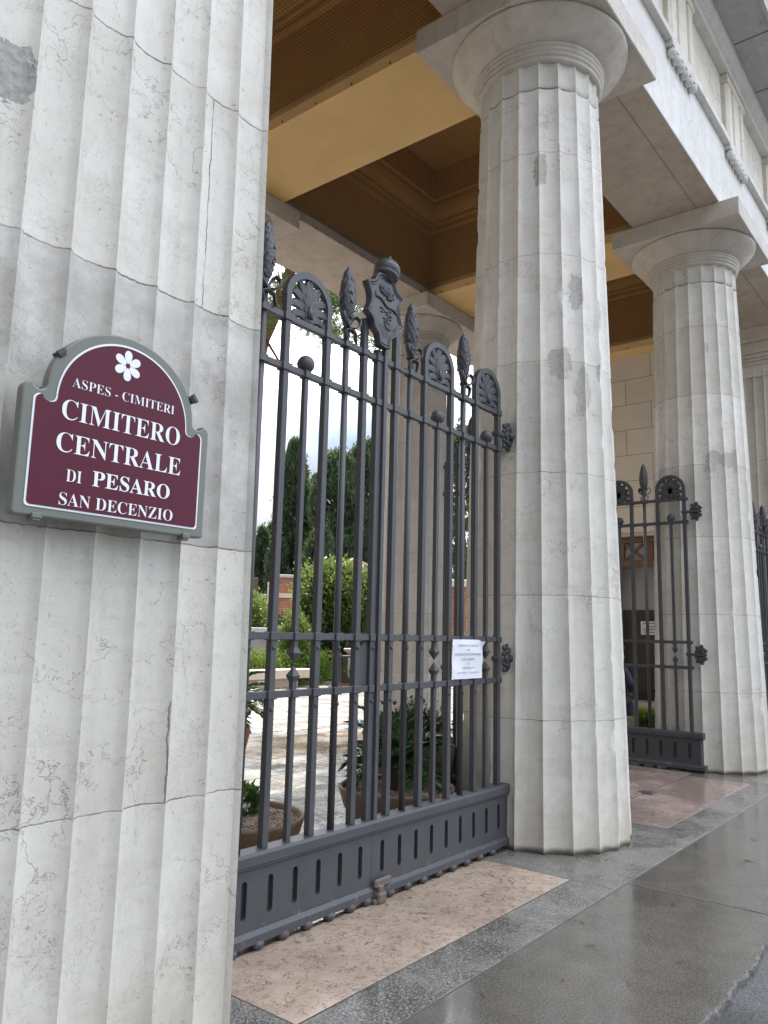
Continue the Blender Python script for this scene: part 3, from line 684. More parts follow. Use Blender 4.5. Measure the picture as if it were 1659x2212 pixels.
RAILS=(3.172,2.892,1.468,1.176)
def make_leaf():
    g=thing('gate_leaf','tmp','gate')
    for k,(u,ty) in enumerate(BARS):
        m=MB(); h=SQ/2; z0=.448
        if ty=='s': m.bevbox(u-h,u+h,-h,h,z0,3.30 if k!=8 else 3.385,.0025)
        elif ty=='c': m.bevbox(u-.024,u+.02,-h,h,.30,3.225,.0025)
        elif ty=='r': m.tube([(u,0,z0),(u,0,3.27)],.0195,16,cap=True)
        else:
            h=.0145; m.bevbox(u-h,u+h,-h,h,z0,1.245,.002); m.bevbox(u-h,u+h,-h,h,1.40,2.915,.002)
        b=m.build('bar',M_IRON,g)
        if ty=='b':
            for zz,s in ((1.234,1),(1.412,-1)):
                d=MB(); q=.025
                P_=[(0,0,0),(.011,0,-.0),(q,0,.028*s),(0,0,.077*s)]
                r0=.014; vs=[]
                for r,z in ((r0,-.02*s),(r0,0),(q*1.05,.03*s),(.001,.083*s)):
                    vs+=[(u-r,-r,zz+z),(u+r,-r,zz+z),(u+r,r,zz+z),(u-r,r,zz+z)]
                fs=[]
                for i in range(3):
                    for j in range(4): l=(j+1)%4; fs.append((i*4+j,i*4+l,(i+1)*4+l,(i+1)*4+j))
                d.add(vs,fs+[(0,1,2,3)]); d.build('diamond_point',M_IRON,b)
            d=MB(); d.sphere((u,0,2.952),.0495,28,18); d.lathe([(.017,2.895),(.022,2.902),(.017,2.91)],14,(u,0,0)); d.build('ball_finial',M_IRON,b)
    for k,z in enumerate(RAILS):
        m=MB(); hh=.0175; u0,u1=-.045,1.437
        m.bevbox(u0,u1,-.0165,.0165,z-hh,z+hh,.002)
        for (u,ty) in BARS:
            if ty=='b' and k==0: continue
            w=.030 if ty!='b' else .022
            m.bevbox(u-w,u+w,-.0275,.0275,z-hh-.004,z+hh+.004,.003)
            if k>=2 and ty!='b': m.sphere((u,-.024,z-.07 if k==3 else z-.06),.011,10,6,(1,.35,1))
        m.build('rail',M_IRON,g)
    for c in (.1595,.8025):
        m=MB(); r0,r1=.1595+SQ/2,.1595-SQ/2; zc=3.298
        o=arcpts(c,zc,r0,180,0,24); i=arcpts(c,zc,r1,0,180,24)
        m.prism(o+i,-SQ/2,SQ/2); m.build('arch_frame',M_IRON,g)
        palmette(c,3.192).build('palmette',M_IRON,g)
    for k,u in enumerate((.483,1.122)):
        s=spear(u,seed=k); so_=s.build('laurel_spearhead',M_IRON,g); bow(u,3.268,k).build('ribbon_bow',M_IRON,so_)
    # base panel: slotted plate, cap and plinth
    m=MB(); ua,ub=-.10,1.436; za,zb=.085,.378
    sl=[.024+.1642*k for k in range(9)]; hw_=.0175; s0,s1=.150,.325
    xs=[ua]
    for u in sl: xs+=[u-hw_,u+hw_]
    xs.append(ub)
    for yf,dp in ((-.03,.026),(.03,-.026)):      # both faces: plate pierced by round-ended blind slots
        for i in range(0,len(xs),2): m.quad((xs[i],yf,za),(xs[i+1],yf,za),(xs[i+1],yf,zb),(xs[i],yf,zb))
        for u in sl:
            for zc,zo,a0,a1 in ((s1-hw_,zb,180,0),(s0+hw_,za,180,360)):
                ar=arcpts(u,zc,hw_,a0,a1,8); n=len(ar)
                vs=[(a,yf,b) for a,b in ar]+[(a,yf,zo) for a,b in ar]; m.add(vs,[(i,i+1,n+i+1,n+i) for i in range(n-1)])
            lp=arcpts(u,s1-hw_,hw_,180,0,8)+arcpts(u,s0+hw_,hw_,0,-180,8); n=len(lp)
            vs=[(a,yf,b) for a,b in lp]+[(a,yf+dp,b) for a,b in lp]; m.add(vs,[(i,(i+1)%n,n+(i+1)%n,n+i) for i in range(n)])
    m.box(ua,ub,-.004,.004,za,zb); m.box(ua,ua+.001,-.03,.03,za,zb); m.box(ub-.001,ub,-.03,.03,za,zb)
    bp=m.build('base_panel',M_IRONB,g)
    m=MB(); m.prism([(-.052,.392),(-.052,.434),(-.044,.449),(.044,.449),(.052,.434),(.052,.392),(.046,.386),(.046,.38),(.04,.372),(-.04,.372),(-.046,.38),(-.046,.386)],ua-.03,ub,axis='x'); m.build('cap_rail',M_IRON,bp)
    m=MB(); m.prism([(-.05,.038),(-.05,.074),(-.034,.094),(.034,.094),(.05,.074),(.05,.038)],ua-.045,ub,axis='x'); m.build('plinth',M_IRONB,bp)
    for k in range(9):
        m=MB(); m.sphere((.125+.1625*k if k<8 else 1.395,-.03,.026),.031,14,8,(1.15,1,.8)); m.build('foot_knob',M_RUST if k%3==1 else M_IRONB,g)
    for z in (3.012,1.33):
        m=MB(); m.bevbox(-.035,.03,-.032,.032,z-.018,z+.018,.005); m.bevbox(-.17,-.02,-.014,.014,z-.013,z+.013,.004); h_=m.build('hinge_strap',M_HING,g)
        m=MB()
        for k in range(14):
            a=2*PI*k/14; rr=.085 if k%2 else .105
            m.sphere((-.125+.35*rr*cos(a),-.02-.0*k,z+rr*.62*sin(a)),.036,10,7,(.55,.8,.75),Matrix.Rotation(-a,4,'Y'))
            m.sphere((-.125+.62*rr*cos(a),-.012,z+rr*.95*sin(a)),.026,8,6,(.8,.6,.8))
        m.sphere((-.125,-.045,z),.03,12,8); m.build('rosette',M_HING,h_)
    return g
G=make_leaf(); G.location=(-.716,0,0); G.scale=(-1,1,1)
GRP='wrought iron gate leaves of the portico'
tag(G,'closed right leaf of the near iron gate, with the paper notice tied to it','gate',GRP)
def put_leaf(loc,rz,sx,label):
    c=copy_tree(G); c.location=loc; c.rotation_euler=(0,0,rz); c.scale=(sx,1,1); tag(c,label,'gate',GRP); return c
GL_=put_leaf((-3.628,0,0),0,1.031,'closed left leaf of the near iron gate, half hidden by the sign pier')
put_leaf((.705,0,0),PI/2,1,'open iron gate leaf folded back behind the nearest round column')
put_leaf((3.705,0,0),PI/2,1,'open iron gate leaf standing folded back against the second round column')
put_leaf((S+.716,0,0),0,1,'iron gate leaf in the far bay hidden behind the second round column')
put_leaf((2*S-.716,0,0),0,-1,'iron gate leaf at the far right edge hung on the far pier')
# centre astragal, lock, drop bolt, shield and finial on the closed pair
cx=-2.15
m=MB(); m.bevbox(cx+.004,cx+.036,-.036,-.006,.434,3.262,.003); a=m.build('astragal',M_IRON); 
def reparent(o,p):
    bpy.context.view_layer.update(); o.parent=p; o.matrix_parent_inverse=(Matrix.LocRotScale(p.location,p.rotation_euler,p.scale)).inverted()
reparent(a,G)
m=MB(); m.prism([(cx-.125,1.195),(cx-.025,1.195),(cx-.025,1.45),(cx-.085,1.45),(cx-.095,1.425),(cx-.125,1.41)],.0,.045); lk=m.build('lock_box',M_HING); reparent(lk,GL_)
m=MB(); m.bevbox(cx+.01,cx+.085,-.085,-.02,.003,.062,.01); m.bevbox(cx+.025,cx+.072,-.075,-.03,.05,.10,.008); m.bevbox(cx+.0,cx+.15,-.066,-.045,.082,.132,.01); m.bevbox(cx-.01,cx+.03,-.07,-.03,.0,.03,.006); lk=m.build('drop_bolt',iron('peeling_rust',c=(.11,.085,.075),rust=1.,rough=.7,flake=1.)); reparent(lk,G)
half=[(0,3.690),(.045,3.694),(.068,3.690),(.092,3.668),(.096,3.650),(.112,3.628),(.142,3.612),(.182,3.602),(.168,3.575),(.148,3.545),(.140,3.51),(.142,3.475),(.156,3.440),(.178,3.412),(.150,3.400),(.126,3.384),(.110,3.360),(.106,3.325),(.088,3.318),(.064,3.300),(.052,3.272),(.050,3.232),(0,3.224)]
cx=-2.188
outl=[(cx-a,b) for a,b in half]+[(cx+a,b) for a,b in half[-2:0:-1]]
m=MB(); m.prism(outl,-.062,-.021)
sh=m.build('shield',M_IRON); reparent(sh,G)
zc=3.46
ins=[(cx+(a-cx)*.86,zc+(b-zc)*.90) for a,b in outl]; ins2=[(cx+(a-cx)*.965,zc+(b-zc)*.975) for a,b in outl]
m=MB(); m.tube([(a,-.063,b) for a,b in ins2],.0095,6,True); m.tube([(a,-.062,b) for a,b in ins],.0065,6,True); q=m.build('shield_rim',M_IRON); reparent(q,G); 
m=MB(); rnd=random.Random(4)
for k in range(70):      # tree crown
    t=rnd.random(); a=rnd.uniform(0,2*PI); m.sphere((cx+.01+.066*t**.5*cos(a),-.064,3.585+.034*t**.5*sin(a)-.012*cos(a)),.0105,7,5,(1,1.1,1))
for i in range(16):      # ribbon
    t=i/15; m.sphere((cx-.085+.19*t,-.066,3.535-.055*t+.008*sin(9*t)),.0125,7,5,(1.1,.6,.9))
m.box(cx-.10,cx-.075,-.068,-.06,3.525,3.56)
for k in range(42):      # trunk and roots, thinning downwards
    t=rnd.random(); m.sphere((cx+.012+(.06-.045*t)*rnd.uniform(-1,1)+.02*t,-.064,3.475-.125*t),.0085,6,4,(1.6,.7,.7))
for i in range(8): m.box(cx-.062+.013*i,cx-.060+.013*i,-.0636,-.06,3.29,3.355)
m.box(cx-.085,cx+.085,-.064,-.06,3.362,3.367)
q=m.build('coat_of_arms',M_IRON); reparent(q,G)
# scaled acorn finial, leaning a little
Mx=Matrix.Translation((cx+.02,-.035,3.685))@Matrix.Rotation(R(16),4,'Y')@Matrix.Diagonal((1,1,1.16,1))
m=MB(); prof=[(.045,-.015),(.05,.0),(.072,.006),(.083,.016),(.084,.024)]
pr2=[(.074,.022)]+[(.086*cos((i/18-.28)*PI/2/.72) if i<18 else .010,.022+.125*(i/18)) for i in range(1,19)]+[(.004,.160)]
m.lathe(prof,40,M=Mx); m.lathe([(max(.004,a),b) for a,b in pr2],60,M=Mx,disp=lambda a,t:.055*abs(sin(5*a+(int(t*9)%2)*PI/2))*(1-(t*9)%1)*(1-t)*(1 if t>.05 else 0))
q=m.build('acorn_finial',M_IRON); reparent(q,G)
# paper notice
pn=[]
m=MB(); nx=16;nz_=10
for i in range(nx+1):
    for j in range(nz_+1):
        u,v=i/nx,j/nz_; x=-1.357+.38*u; z=1.202+.262*v; y=-.033-.004*sin(u*7+v*2)*(.3+v*.7)-.002*sin(v*9+u*3)
        if u>.9 and v>.85: y-=.03*(u-.9)*10*(v-.85)/.15; z-=.012
        pn.append((x,y,z))
m.add(pn,[(i*(nz_+1)+j,(i+1)*(nz_+1)+j,(i+1)*(nz_+1)+j+1,i*(nz_+1)+j+1) for i in range(nx) for j in range(nz_)],True)
def mplastic():
    t=NT('white_paper_in_film',.12,.6); v=t.coord('Object'); t.base((.68,.71,.78,1)); t.bump(t.noise(v,14,2,.5,.5).outputs[0],.15,.01); return t.m
pp=m.build('paper_notice',mplastic(),fix=False); tag(pp,'white printed notice in plastic film tied to the right gate leaf','notice')
def text(body,name,mat,x,z,h,y,parent,width=None,align='CENTER',bold=True,thin=0.,ext=.0006,ry=0):
    """flat raised lettering in the xz plane facing -y; h = cap height, width = fitted width"""
    cu=bpy.data.curves.new(name,'FONT')
    if bold=='serif': body=''.join(chr(0x1D400+ord(c)-65) if 'A'<=c<='Z' else c for c in body)
    cu.body=body; cu.align_x='LEFT'; cu.size=1; cu.extrude=0; cu.offset=thin; cu.resolution_u=6
    ob=bpy.data.objects.new(name,cu); COL.objects.link(ob); dg=bpy.context.evaluated_depsgraph_get(); me=bpy.data.meshes.new_from_object(ob.evaluated_get(dg))
    bpy.data.objects.remove(ob); bpy.data.curves.remove(cu)
    n=len(me.vertices); c=np.zeros(n*3,dtype=np.float32); me.vertices.foreach_get('co',c); c=c.reshape(-1,3)
    if n==0: print('EMPTY TEXT',body); return None
    mn,mxx=c.min(0),c.max(0); w0=mxx[0]-mn[0]; h0=mxx[1]-mn[1]
    sx=h/h0 if width is None else width/w0; sz=h/h0
    o3=np.zeros_like(c); o3[:,0]=x+(c[:,0]-(mn[0]+mxx[0])/2)*sx; o3[:,2]=z+(c[:,1]-mn[1])*sz; o3[:,1]=y
    me.vertices.foreach_set('co',o3.ravel()); me.materials.clear(); me.materials.append(mat); me.update()
    me.name=name; o=bpy.data.objects.new(name,me); COL.objects.link(o); o.parent=parent; return o
for (s,z,h,w) in (('SI INFORMANO I VISITATORI',1.417,.013,.25),('CHE',1.388,.013,.04),('GLI UFFICI DI POLIZIA MORTUARIA',1.358,.015,.33),('SI SONO TRASFERITI',1.325,.013,.16),('IN',1.296,.013,.02),('VIA MAMELI 119',1.268,.015,.15),('(Centro Benelli – di fronte alla BNL)',1.236,.013,.27)):
    text(s,'lettering',M_INK,-1.167,z,h,-.0425,pp,w)
# ---------------------------------------------------------------- sign
SX=-4.376; SY=-.765
M_SGR=paint('grey_green_sign_frame',(.125,.133,.112),.4,.08,.05,8); M_SBU=paint('burgundy_enamel',(.082,.0115,.026),.5,.1,.03,30,.2); M_SWH=paint('white_lettering',(.70,.72,.76),.45,.02,0)
def signoutline(hwid,zb,zs,aw,zt,cov,rb=.012,n=22):
    """right half from bottom centre going up: corner, shoulder, concave notch, arch"""
    p=[(0,zb)]+[(hwid-rb+rb*sin(t),zb+rb-rb*cos(t)) for t in [i*PI/2/4 for i in range(5)]]
    rs=cov
    p+=[(hwid-rs+rs*cos(t),zs-rs+rs*sin(t)) for t in [i*PI/2/8 for i in range(9)]]
    k=hwid-rs-aw
    p+=[(aw+k*(1-t),zs-.017*math.sqrt(max(0,1-(2*t-1)**2))) for t in [i/14 for i in range(1,14)]]
    for i in range(n+1):
        t=i/n*PI/2; p.append((aw*cos(t) if i<n else 0,zs+(zt-zs)*sin(t)))
    q=[(SX+a,b) for a,b in p]; q2=[(SX-a,b) for a,b in p[1:-1]]; return q+q2[::-1]
sg=thing('cemetery_sign','burgundy sign with white lettering in a grey green arched frame on the pier','sign',(0,0,0))
m=MB(); m.prism(signoutline(.336,1.805,2.198,.264,2.424,.028),SY,-.728); bv=m.build('frame',M_SGR,sg)
md=bv.modifiers.new('bevel','BEVEL'); md.width=.006; md.segments=2; md.limit_method='ANGLE'
o1=signoutline(.304,1.832,2.166,.236,2.394,.02)
m=MB(); m.prism(o1,SY-.0025,SY+.002); m.build('border_line',M_SWH,sg)
o2=[(SX+(a-SX)*(1-.0065/.304),2.10+(b-2.10)*(1-.0065/.28)) for a,b in o1]
m=MB(); m.prism(o2,SY-.0045,SY-.001); pnl=m.build('panel',M_SBU,sg)
yt=SY-.0056
for (s,zb,h,x,w,th) in (('ASPES - CIMITERI',2.2105,.030,-4.381,.371,-.012),('CIMITERO',2.1065,.062,-4.379,.426,-.006),('CENTRALE',2.006,.060,-4.378,.445,-.006),('DI',1.921,.036,-4.536,.050,-.008),('PESARO',1.919,.049,-4.334,.283,0),('SAN DECENZIO',1.848,.038,-4.376,.402,-.008)):
    text(s,'lettering',M_SWH,x,zb,h,yt,pnl,w,bold='serif',thin=th)
m=MB()
for k in range(6):
    a=R(90+60*k); ux,uz=cos(a),sin(a); px_,pz_=-uz,ux; pts=[]
    for i in range(20):
        t=2*PI*i/20; l=.029+.0215*cos(t); w=.0165*sin(t)*(.55+.45*(l/.05))
        pts.append((-4.384+ux*l+px_*w,2.328+uz*l+pz_*w))
    m.add([(a_,yt,b_) for a_,b_ in pts],[tuple(range(20))])
m.build('flower_emblem',M_SWH,pnl)
for x in (-4.6,-4.15):
    for z in (1.9,2.2): m=MB(); m.bevbox(x-.015,x+.015,-.728,-.64,z-.015,z+.015,.003); m.build('standoff',M_HING,sg)
for (x,z,an) in ((-4.64,1.803,0),(-4.115,1.803,0),(-4.607,2.305,40),(-4.118,2.285,-50)):
    Mx=Matrix.Translation((x,SY+.01,z))@Matrix.Rotation(R(-an),4,'Y')
    m=MB(); m.bevbox(-.013,.013,-.016,.02,-.012,.008,.003,Mx); m.bevbox(-.016,.016,-.02,-.012,-.004,.012,.002,Mx); m.build('clip',M_HING if an else M_SGR,sg)
# ---------------------------------------------------------------- foliage
def unit(a): return a/np.maximum(1e-9,np.linalg.norm(a,axis=1,keepdims=True))
def leaves(name,pts,dirs,ln,wd_,tint,mat,parent=None,kinked=True):
    """one small rhombic leaf per point: dirs = leaf direction, tint 0..1"""
    n=len(pts); d=unit(dirs); r=unit(np.cross(d,RNG.normal(size=(n,3)))); up_=np.cross(r,d)
    ln=np.broadcast_to(np.asarray(ln,float),(n,))[:,None]; wd_=np.broadcast_to(np.asarray(wd_,float),(n,))[:,None]
    b=pts; t=pts+d*ln; m=pts+d*ln*.45+up_*ln*.10
    v=np.stack([b,m+r*wd_,t,m-r*wd_],1).reshape(-1,3)
    f=np.arange(n*4).reshape(n,4)
    me=bpy.data.meshes.new(name); me.vertices.add(n*4); me.loops.add(n*4); me.polygons.add(n)
    me.vertices.foreach_set('co',v.astype(np.float32).ravel()); me.loops.foreach_set('vertex_index',f.ravel().astype(np.int32))
    me.polygons.foreach_set('loop_start',np.arange(0,n*4,4,dtype=np.int32)); me.update(calc_edges=True)
    a=me.attributes.new('tint','FLOAT','FACE'); a.data.foreach_set('value',np.clip(tint,0,1).astype(np.float32))
    me.materials.append(mat); o=bpy.data.objects.new(name,me); COL.objects.link(o); o.parent=parent; return o
M_CYP=leafmat('cypress_foliage',((.026,.052,.032),(.058,.10,.055),(.12,.165,.085)),.25,.6)
M_SHR=leafmat('bright_shrub_foliage',((.028,.06,.016),(.075,.125,.034),(.20,.25,.085)),.32,.4)
M_HDG=leafmat('hedge_foliage',((.030,.065,.014),(.075,.135,.028),(.18,.25,.055)),.35,.45)
M_DRK=leafmat('dark_foliage',((.014,.032,.012),(.028,.055,.018),(.05,.085,.026)),.2,.5)
M_PIN=leafmat('pine_foliage',((.030,.060,.020),(.065,.115,.032),(.13,.19,.06)),.35,.5)
M_CYC=leafmat('cycad_foliage',((.014,.040,.014),(.025,.070,.020),(.05,.11,.03)),.2,.35)
M_FLW=leafmat('leafy_bedding',((.030,.075,.018),(.06,.135,.03),(.11,.20,.05)),.3,.45)
M_WFL=leafmat('white_petals',((.55,.55,.52),(.7,.7,.68)),.3,.6)
M_BARK=paint('pine_bark',(.13,.055,.03),.9,.45,.8,9); M_BRK2=paint('grey_bark',(.07,.055,.042),.9,.4,.7,12)
def clumps(n,shape):  # clump centres from shape(): returns pos, outward
    return shape(n)
def cypress(name,label,pos,h,r,n,group,waist=.35,lean=0,lobes=0,leaf=.32,blunt=.55):
    t=thing(name,label,'tree',pos,0,group)
    m=MB(); m.tube([(0,0,0),(0,0,h*.4),(lean*.5,0,h*.8)],[.16*r+.1,.12*r+.06,.03],9); m.build('trunk',M_BRK2,t)
    nc=int(n/26); z=RNG.random(nc)**.85; a=RNG.random(nc)*2*PI
    prof=np.clip(np.where(z<waist,.62+.38*np.sin(z/waist*PI/2),np.maximum(0,1-((z-waist)/(1-waist))**(1.25/blunt*.8))**blunt),0.02,1)
    lob=1+.16*np.sin(3*a+z*17)+.12*np.sin(7*a-z*29)+RNG.normal(0,.07,nc)
    rr=r*prof*lob*(.35+.65*RNG.random(nc)**.35)
    c=np.stack([rr*np.cos(a)+lean*z,rr*np.sin(a),.03*h+z*h*.97],1)
    ct=np.clip(RNG.normal(.4,.22,nc),0,1)
    idx=np.repeat(np.arange(nc),26); N=len(idx)
    off=RNG.normal(size=(N,3))*np.array([.16,.16,.34])*(.35+.65*r/2.2)*(.6+leaf)
    p=c[idx]+off; out=np.stack([np.cos(a),np.sin(a),np.zeros(nc)],1)[idx]
    d=out*.55+np.array([0,0,1.25])+RNG.normal(0,.45,(N,3))
    leaves('crown',p,d,leaf*(.6+.7*RNG.random(N)),leaf*.17*(.6+.7*RNG.random(N)),ct[idx]+RNG.normal(0,.14,N),M_CYP,t); return t
GC='dark cypresses beyond the courtyard'
cyps=[('tall narrow cypress standing left of the gap of sky',44.68,56,14.9,1.30,30000,.3),
 ('thinner dark cypress just right of the tall narrow one',46.25,60,13.2,.95,14000,.3),
 ('broad dense cypress rising behind the round green shrub',47.95,52,13.2,1.75,30000,.45),
 ('broad dense cypress with a pointed tip beside the centre bars of the gate',50.0,54,14.4,2.0,34000,.35),
 ('small pale cypress seen low beside the sign pier',42.55,58,8.7,.75,8000,.3),
 ('thin cypress low at the left between the pier and the first bar',43.25,62,9.6,.75,8000,.3),
 ('low cypress beneath the tall narrow one',43.75,54,7.6,.8,8000,.3),
 ('short bushy cypress between the tall one and the broad ones',46.75,48,7.5,1.0,9000,.4)]
for lb,az,d,h,r,n,w in cyps: cypress('cypress_tree',lb,at(az,d),h,r,n,GC,w,blunt=.5 if r<1.5 else .42)
for lb,az,d,h,r in (('cypress seen through the slit between the courtyard column and the near column',57.3,46,13.5,1.5),('cypress behind the courtyard column, left of the slit',53.6,55,14,1.9),('cypress behind the near round column',60.5,50,13,1.8)):
    cypress('cypress_tree',lb,at(az,d),h,r,12000,GC,.4,blunt=.45)
def bush(name,label,pos,rx,ry,rz,n,mat,leaf,group=None,trunk=None,cat='shrub',zc=None,flat=False,per=18,tm=.45):
    t=thing(name,label,cat,pos,0,group); zc=rz if zc is None else zc
    nc=n//per; v=unit(RNG.normal(size=(nc,3))); k=RNG.random(nc)**.4
    lob=1+.13*np.sin(4*v[:,0]*3+v[:,2]*5)+.1*np.sin(9*v[:,1]+6*v[:,0])+RNG.normal(0,.06,nc)
    if flat: c=np.stack([RNG.uniform(-rx,rx,nc),RNG.uniform(-ry,ry,nc),RNG.uniform(0,2*rz,nc)**1.0+RNG.normal(0,.02,nc)],1); v=unit(np.stack([RNG.normal(0,.3,nc),RNG.normal(-.4,.3,nc),np.ones(nc)],1))
    else: c=v*np.array([rx,ry,rz])*(k*lob)[:,None]+np.array([0,0,zc])
    ct=np.clip(RNG.normal(tm,.22,nc),0,1); idx=np.repeat(np.arange(nc),per); N=len(idx)
    p=c[idx]+RNG.normal(size=(N,3))*leaf*1.1; d=v[idx]*.8+np.array([0,0,.5])+RNG.normal(0,.6,(N,3))
    leaves('crown' if trunk else 'foliage',p,d,leaf*(.6+.8*RNG.random(N)),leaf*.24*(.6+.8*RNG.random(N)),ct[idx]+RNG.normal(0,.15,N),mat,t)
    m=MB()
    if trunk:
        for (dx,dy,r0) in trunk: m.tube([(dx*.15,dy*.15,0),(dx*.35+.05,dy*.3,zc*.3),(dx*.6-.06,dy*.6,zc*.6),(dx*1.1,dy*1.1,zc*1.1)],[r0,r0*.85,r0*.7,r0*.3],9)
        for k in range(14):
            a=RNG.random()*2*PI; e=.3+.5*RNG.random(); m.tube([(trunk[0][0]*.5,trunk[0][1]*.5,zc*.55),(.4*rx*cos(a),.4*ry*sin(a),zc*(.8+.3*e)),(.8*rx*cos(a),.8*ry*sin(a),zc*(.85+.5*e))],[.05,.03,.01],6)
        m.build('trunk',M_BRK2,t)
    else:
        for k in range(7): a=RNG.random()*2*PI; m.tube([(0.1*rx*cos(a),.1*ry*sin(a),0),(.4*rx*cos(a),.4*ry*sin(a),zc*1.1)],[.02,.008],6)
        m.build('stem',M_BRK2,t)
    return t
bush('clipped_tree','bright green round topped evergreen with dark twisted stems in the courtyard',at(47.9,25.2),1.04,1.02,.92,30000,M_SHR,.135,None,[(.25,.1,.09),(-.2,.2,.07),(.35,-.25,.06)],'tree',2.62)
bush('clipped_tree','bright green evergreen crown joined to the round topped one on its right',at(49.75,25.6),.87,.85,.9,18000,M_SHR,.135,None,[(.1,.1,.08),(-.25,.1,.06)],'tree',2.4)
bush('low_shrub','dark green shrub under the left side of the bright evergreen',at(47.0,24.6),.85,.6,.75,9000,M_DRK,.10)
bush('low_shrub','dark green shrub under the right side of the bright evergreen',at(48.9,24.6),.8,.6,.62,8000,M_DRK,.10)
bush('cone_shrub','small green cone shaped conifer left of the bright evergreen',at(45.25,22.5),.42,.42,.98,7000,M_HDG,.085,tm=.3)
bush('oleander_shrub','light green shrub at the left, beside the sign pier and the brick tomb',at(42.0,27.5),.65,.65,.85,9000,M_SHR,.12,zc=1.75,tm=.6)
bush('low_shrub','dark bush in front of the brick tomb',at(44.3,29),.6,.6,.6,5000,M_DRK,.11,zc=1.3)
bush('low_shrub','small leafy bush beside the dark cabinet and the orange pot',at(49.9,21.5),.35,.35,.36,3000,M_SHR,.08)
bush('clipped_hedge','long low clipped hedge with light green shoots behind the stone bench',(7.1,12.62,.02),4.1,.32,.42,26000,M_HDG,.075,cat='hedge',flat=True,tm=.5)
# umbrella pine: leaning red trunk, forked limbs, needle tufts
pt_=thing('umbrella_pine','red barked pine with leaning forked limbs, seen above the gate beside the sign pier','tree',at(39.0,16.5))
m=MB()
ray_=lambda az,el,d: Vector((d*sin(R(az))-16.5*sin(R(39.0)),d*cos(R(az))-16.5*cos(R(39.0)),1.5+el*d))
j0=Vector((0,0,0)); j1=ray_(40.2,.22,16.5); j2=ray_(41.7,.375,16.6)
m.tube([j0,j1*.5+Vector((.1,0,0)),j1,j2],[.26,.24,.21,.19],14)
m.tube([j2,ray_(42.9,.43,16.4),ray_(43.8,.485,16.2),ray_(45.0,.57,16.2)],[.17,.15,.12,.09],12)
m.tube([j2,ray_(41.2,.47,16.8),ray_(42.0,.60,17),ray_(42.9,.63,17)],[.16,.13,.1,.07],12)
m.tube([ray_(43.3,.455,16.3),ray_(45.2,.46,15.9),ray_(47.5,.475,15.6),ray_(49.5,.49,15.2)],[.07,.05,.035,.02],9)
m.tube([ray_(42.1,.38,16.6),ray_(43.4,.345,16.4),ray_(44.6,.35,16.2)],[.035,.025,.012],7)
m.build('trunk',M_BARK,pt_)
tc_=[]
for k in range(150):
    az=RNG.uniform(40.5,47.2); el=.40+.2*RNG.random()+.012*RNG.normal(); d=16.3+RNG.normal(0,.9)
    if az>44.5: el=.385+.12*RNG.random()
    tc_.append(ray_(az,el,d))
for k in range(110):
    tc_.append(ray_(RNG.uniform(46,51.5),.375+.11*RNG.random(),15.8+RNG.normal(0,.7)))
for k in range(120): tc_.append(ray_(RNG.uniform(38,52),.52+.14*RNG.random(),17+RNG.normal(0,1.5)))
tc_=np.array([list(v) for v in tc_]); idx=np.repeat(np.arange(len(tc_)),110); N=len(idx)
v=unit(RNG.normal(size=(N,3))+np.array([0,0,.35])); p=tc_[idx]+v*RNG.random(N)[:,None]*.16
leaves('crown',p,v,.17*(.7+.6*RNG.random(N)),.0055,np.clip(RNG.normal(.5,.2,len(tc_)),0,1)[idx]+RNG.normal(0,.15,N),M_PIN,pt_)
# ---------------------------------------------------------------- courtyard furniture
M_TRAV=stone('travertine_blocks',c0=(.58,.50,.40),c1=(.50,.42,.33),vs=.5); M_TOMB=stone('white_tomb_marble',c0=(.62,.61,.6),c1=(.55,.54,.53),vs=.5)
b=thing('stone_bench','long low stone bench with an overhanging top in front of the hedge','bench',(6.43,12.3,0))
m=MB(); m.bevbox(-3.6,3.43,-.46,.2,.24,.48,.015); m.build('bench_top',M_TRAV,b); m=MB(); m.bevbox(-3.6,3.05,-.30,.15,.0,.238,.01); m.build('bench_base',M_TRAV,b)
def brickmat():
    t=NT('red_brick',.8,.3); v=t.coord('Object'); sp=t.n('ShaderNodeSeparateXYZ'); t.put(sp.inputs[0],v); cb=t.n('ShaderNodeCombineXYZ'); t.put(cb.inputs[0],t.math('ADD',sp.outputs[0],sp.outputs[1])); t.put(cb.inputs[1],sp.outputs[2])
    br=t.n('ShaderNodeTexBrick',{'Scale':1.,'Mortar Size':.012,'Brick Width':.28,'Row Height':.075,'Color1':(.33,.105,.05,1),'Color2':(.24,.075,.04,1),'Mortar':(.36,.27,.2,1)}); t.put(br.inputs['Vector'],cb.outputs[0]); n=t.noise(v,1.5,5).outputs[0]
    t.base(t.mix(1,br.outputs[0],t.mix(t.ramp(n,.3,.7),(.7,.7,.7),(1.1,1.05,1.)),'MULTIPLY')); return t.m
M_BRICK=brickmat(); M_ROOF=paint('terracotta_roof',(.34,.22,.14),.8,.2,.3,3)
def face(az,d): # local frame at az/d whose -y axis points to the viewer
    return at(az,d),-R(az)
lc,rz=face(44.6,34); b=thing('brick_tomb','orange brick tomb house with a pale stone band and flat coping behind the shrubs','tomb',lc,rz)
m=MB(); m.box(-.62,.92,0,3,0,3.72); m.build('wall',M_BRICK,b); m=MB(); m.bevbox(-.70,1.0,-.10,3.1,3.722,3.86,.02); m.build('coping',M_GRY,b); m=MB(); m.bevbox(-.66,.96,-.05,3.0,2.86,3.05,.01); m.build('stone_band',M_TRAV,b)
m=MB(); m.bevbox(-.9,-.64,-.2,.5,0,3.5,.02); m.build('pillar',M_TRAV,b)
lc,rz=face(42.35,36); b=thing('brick_tomb','darker brick tomb wall with a stone pillar close beside the sign pier','tomb',lc,rz)
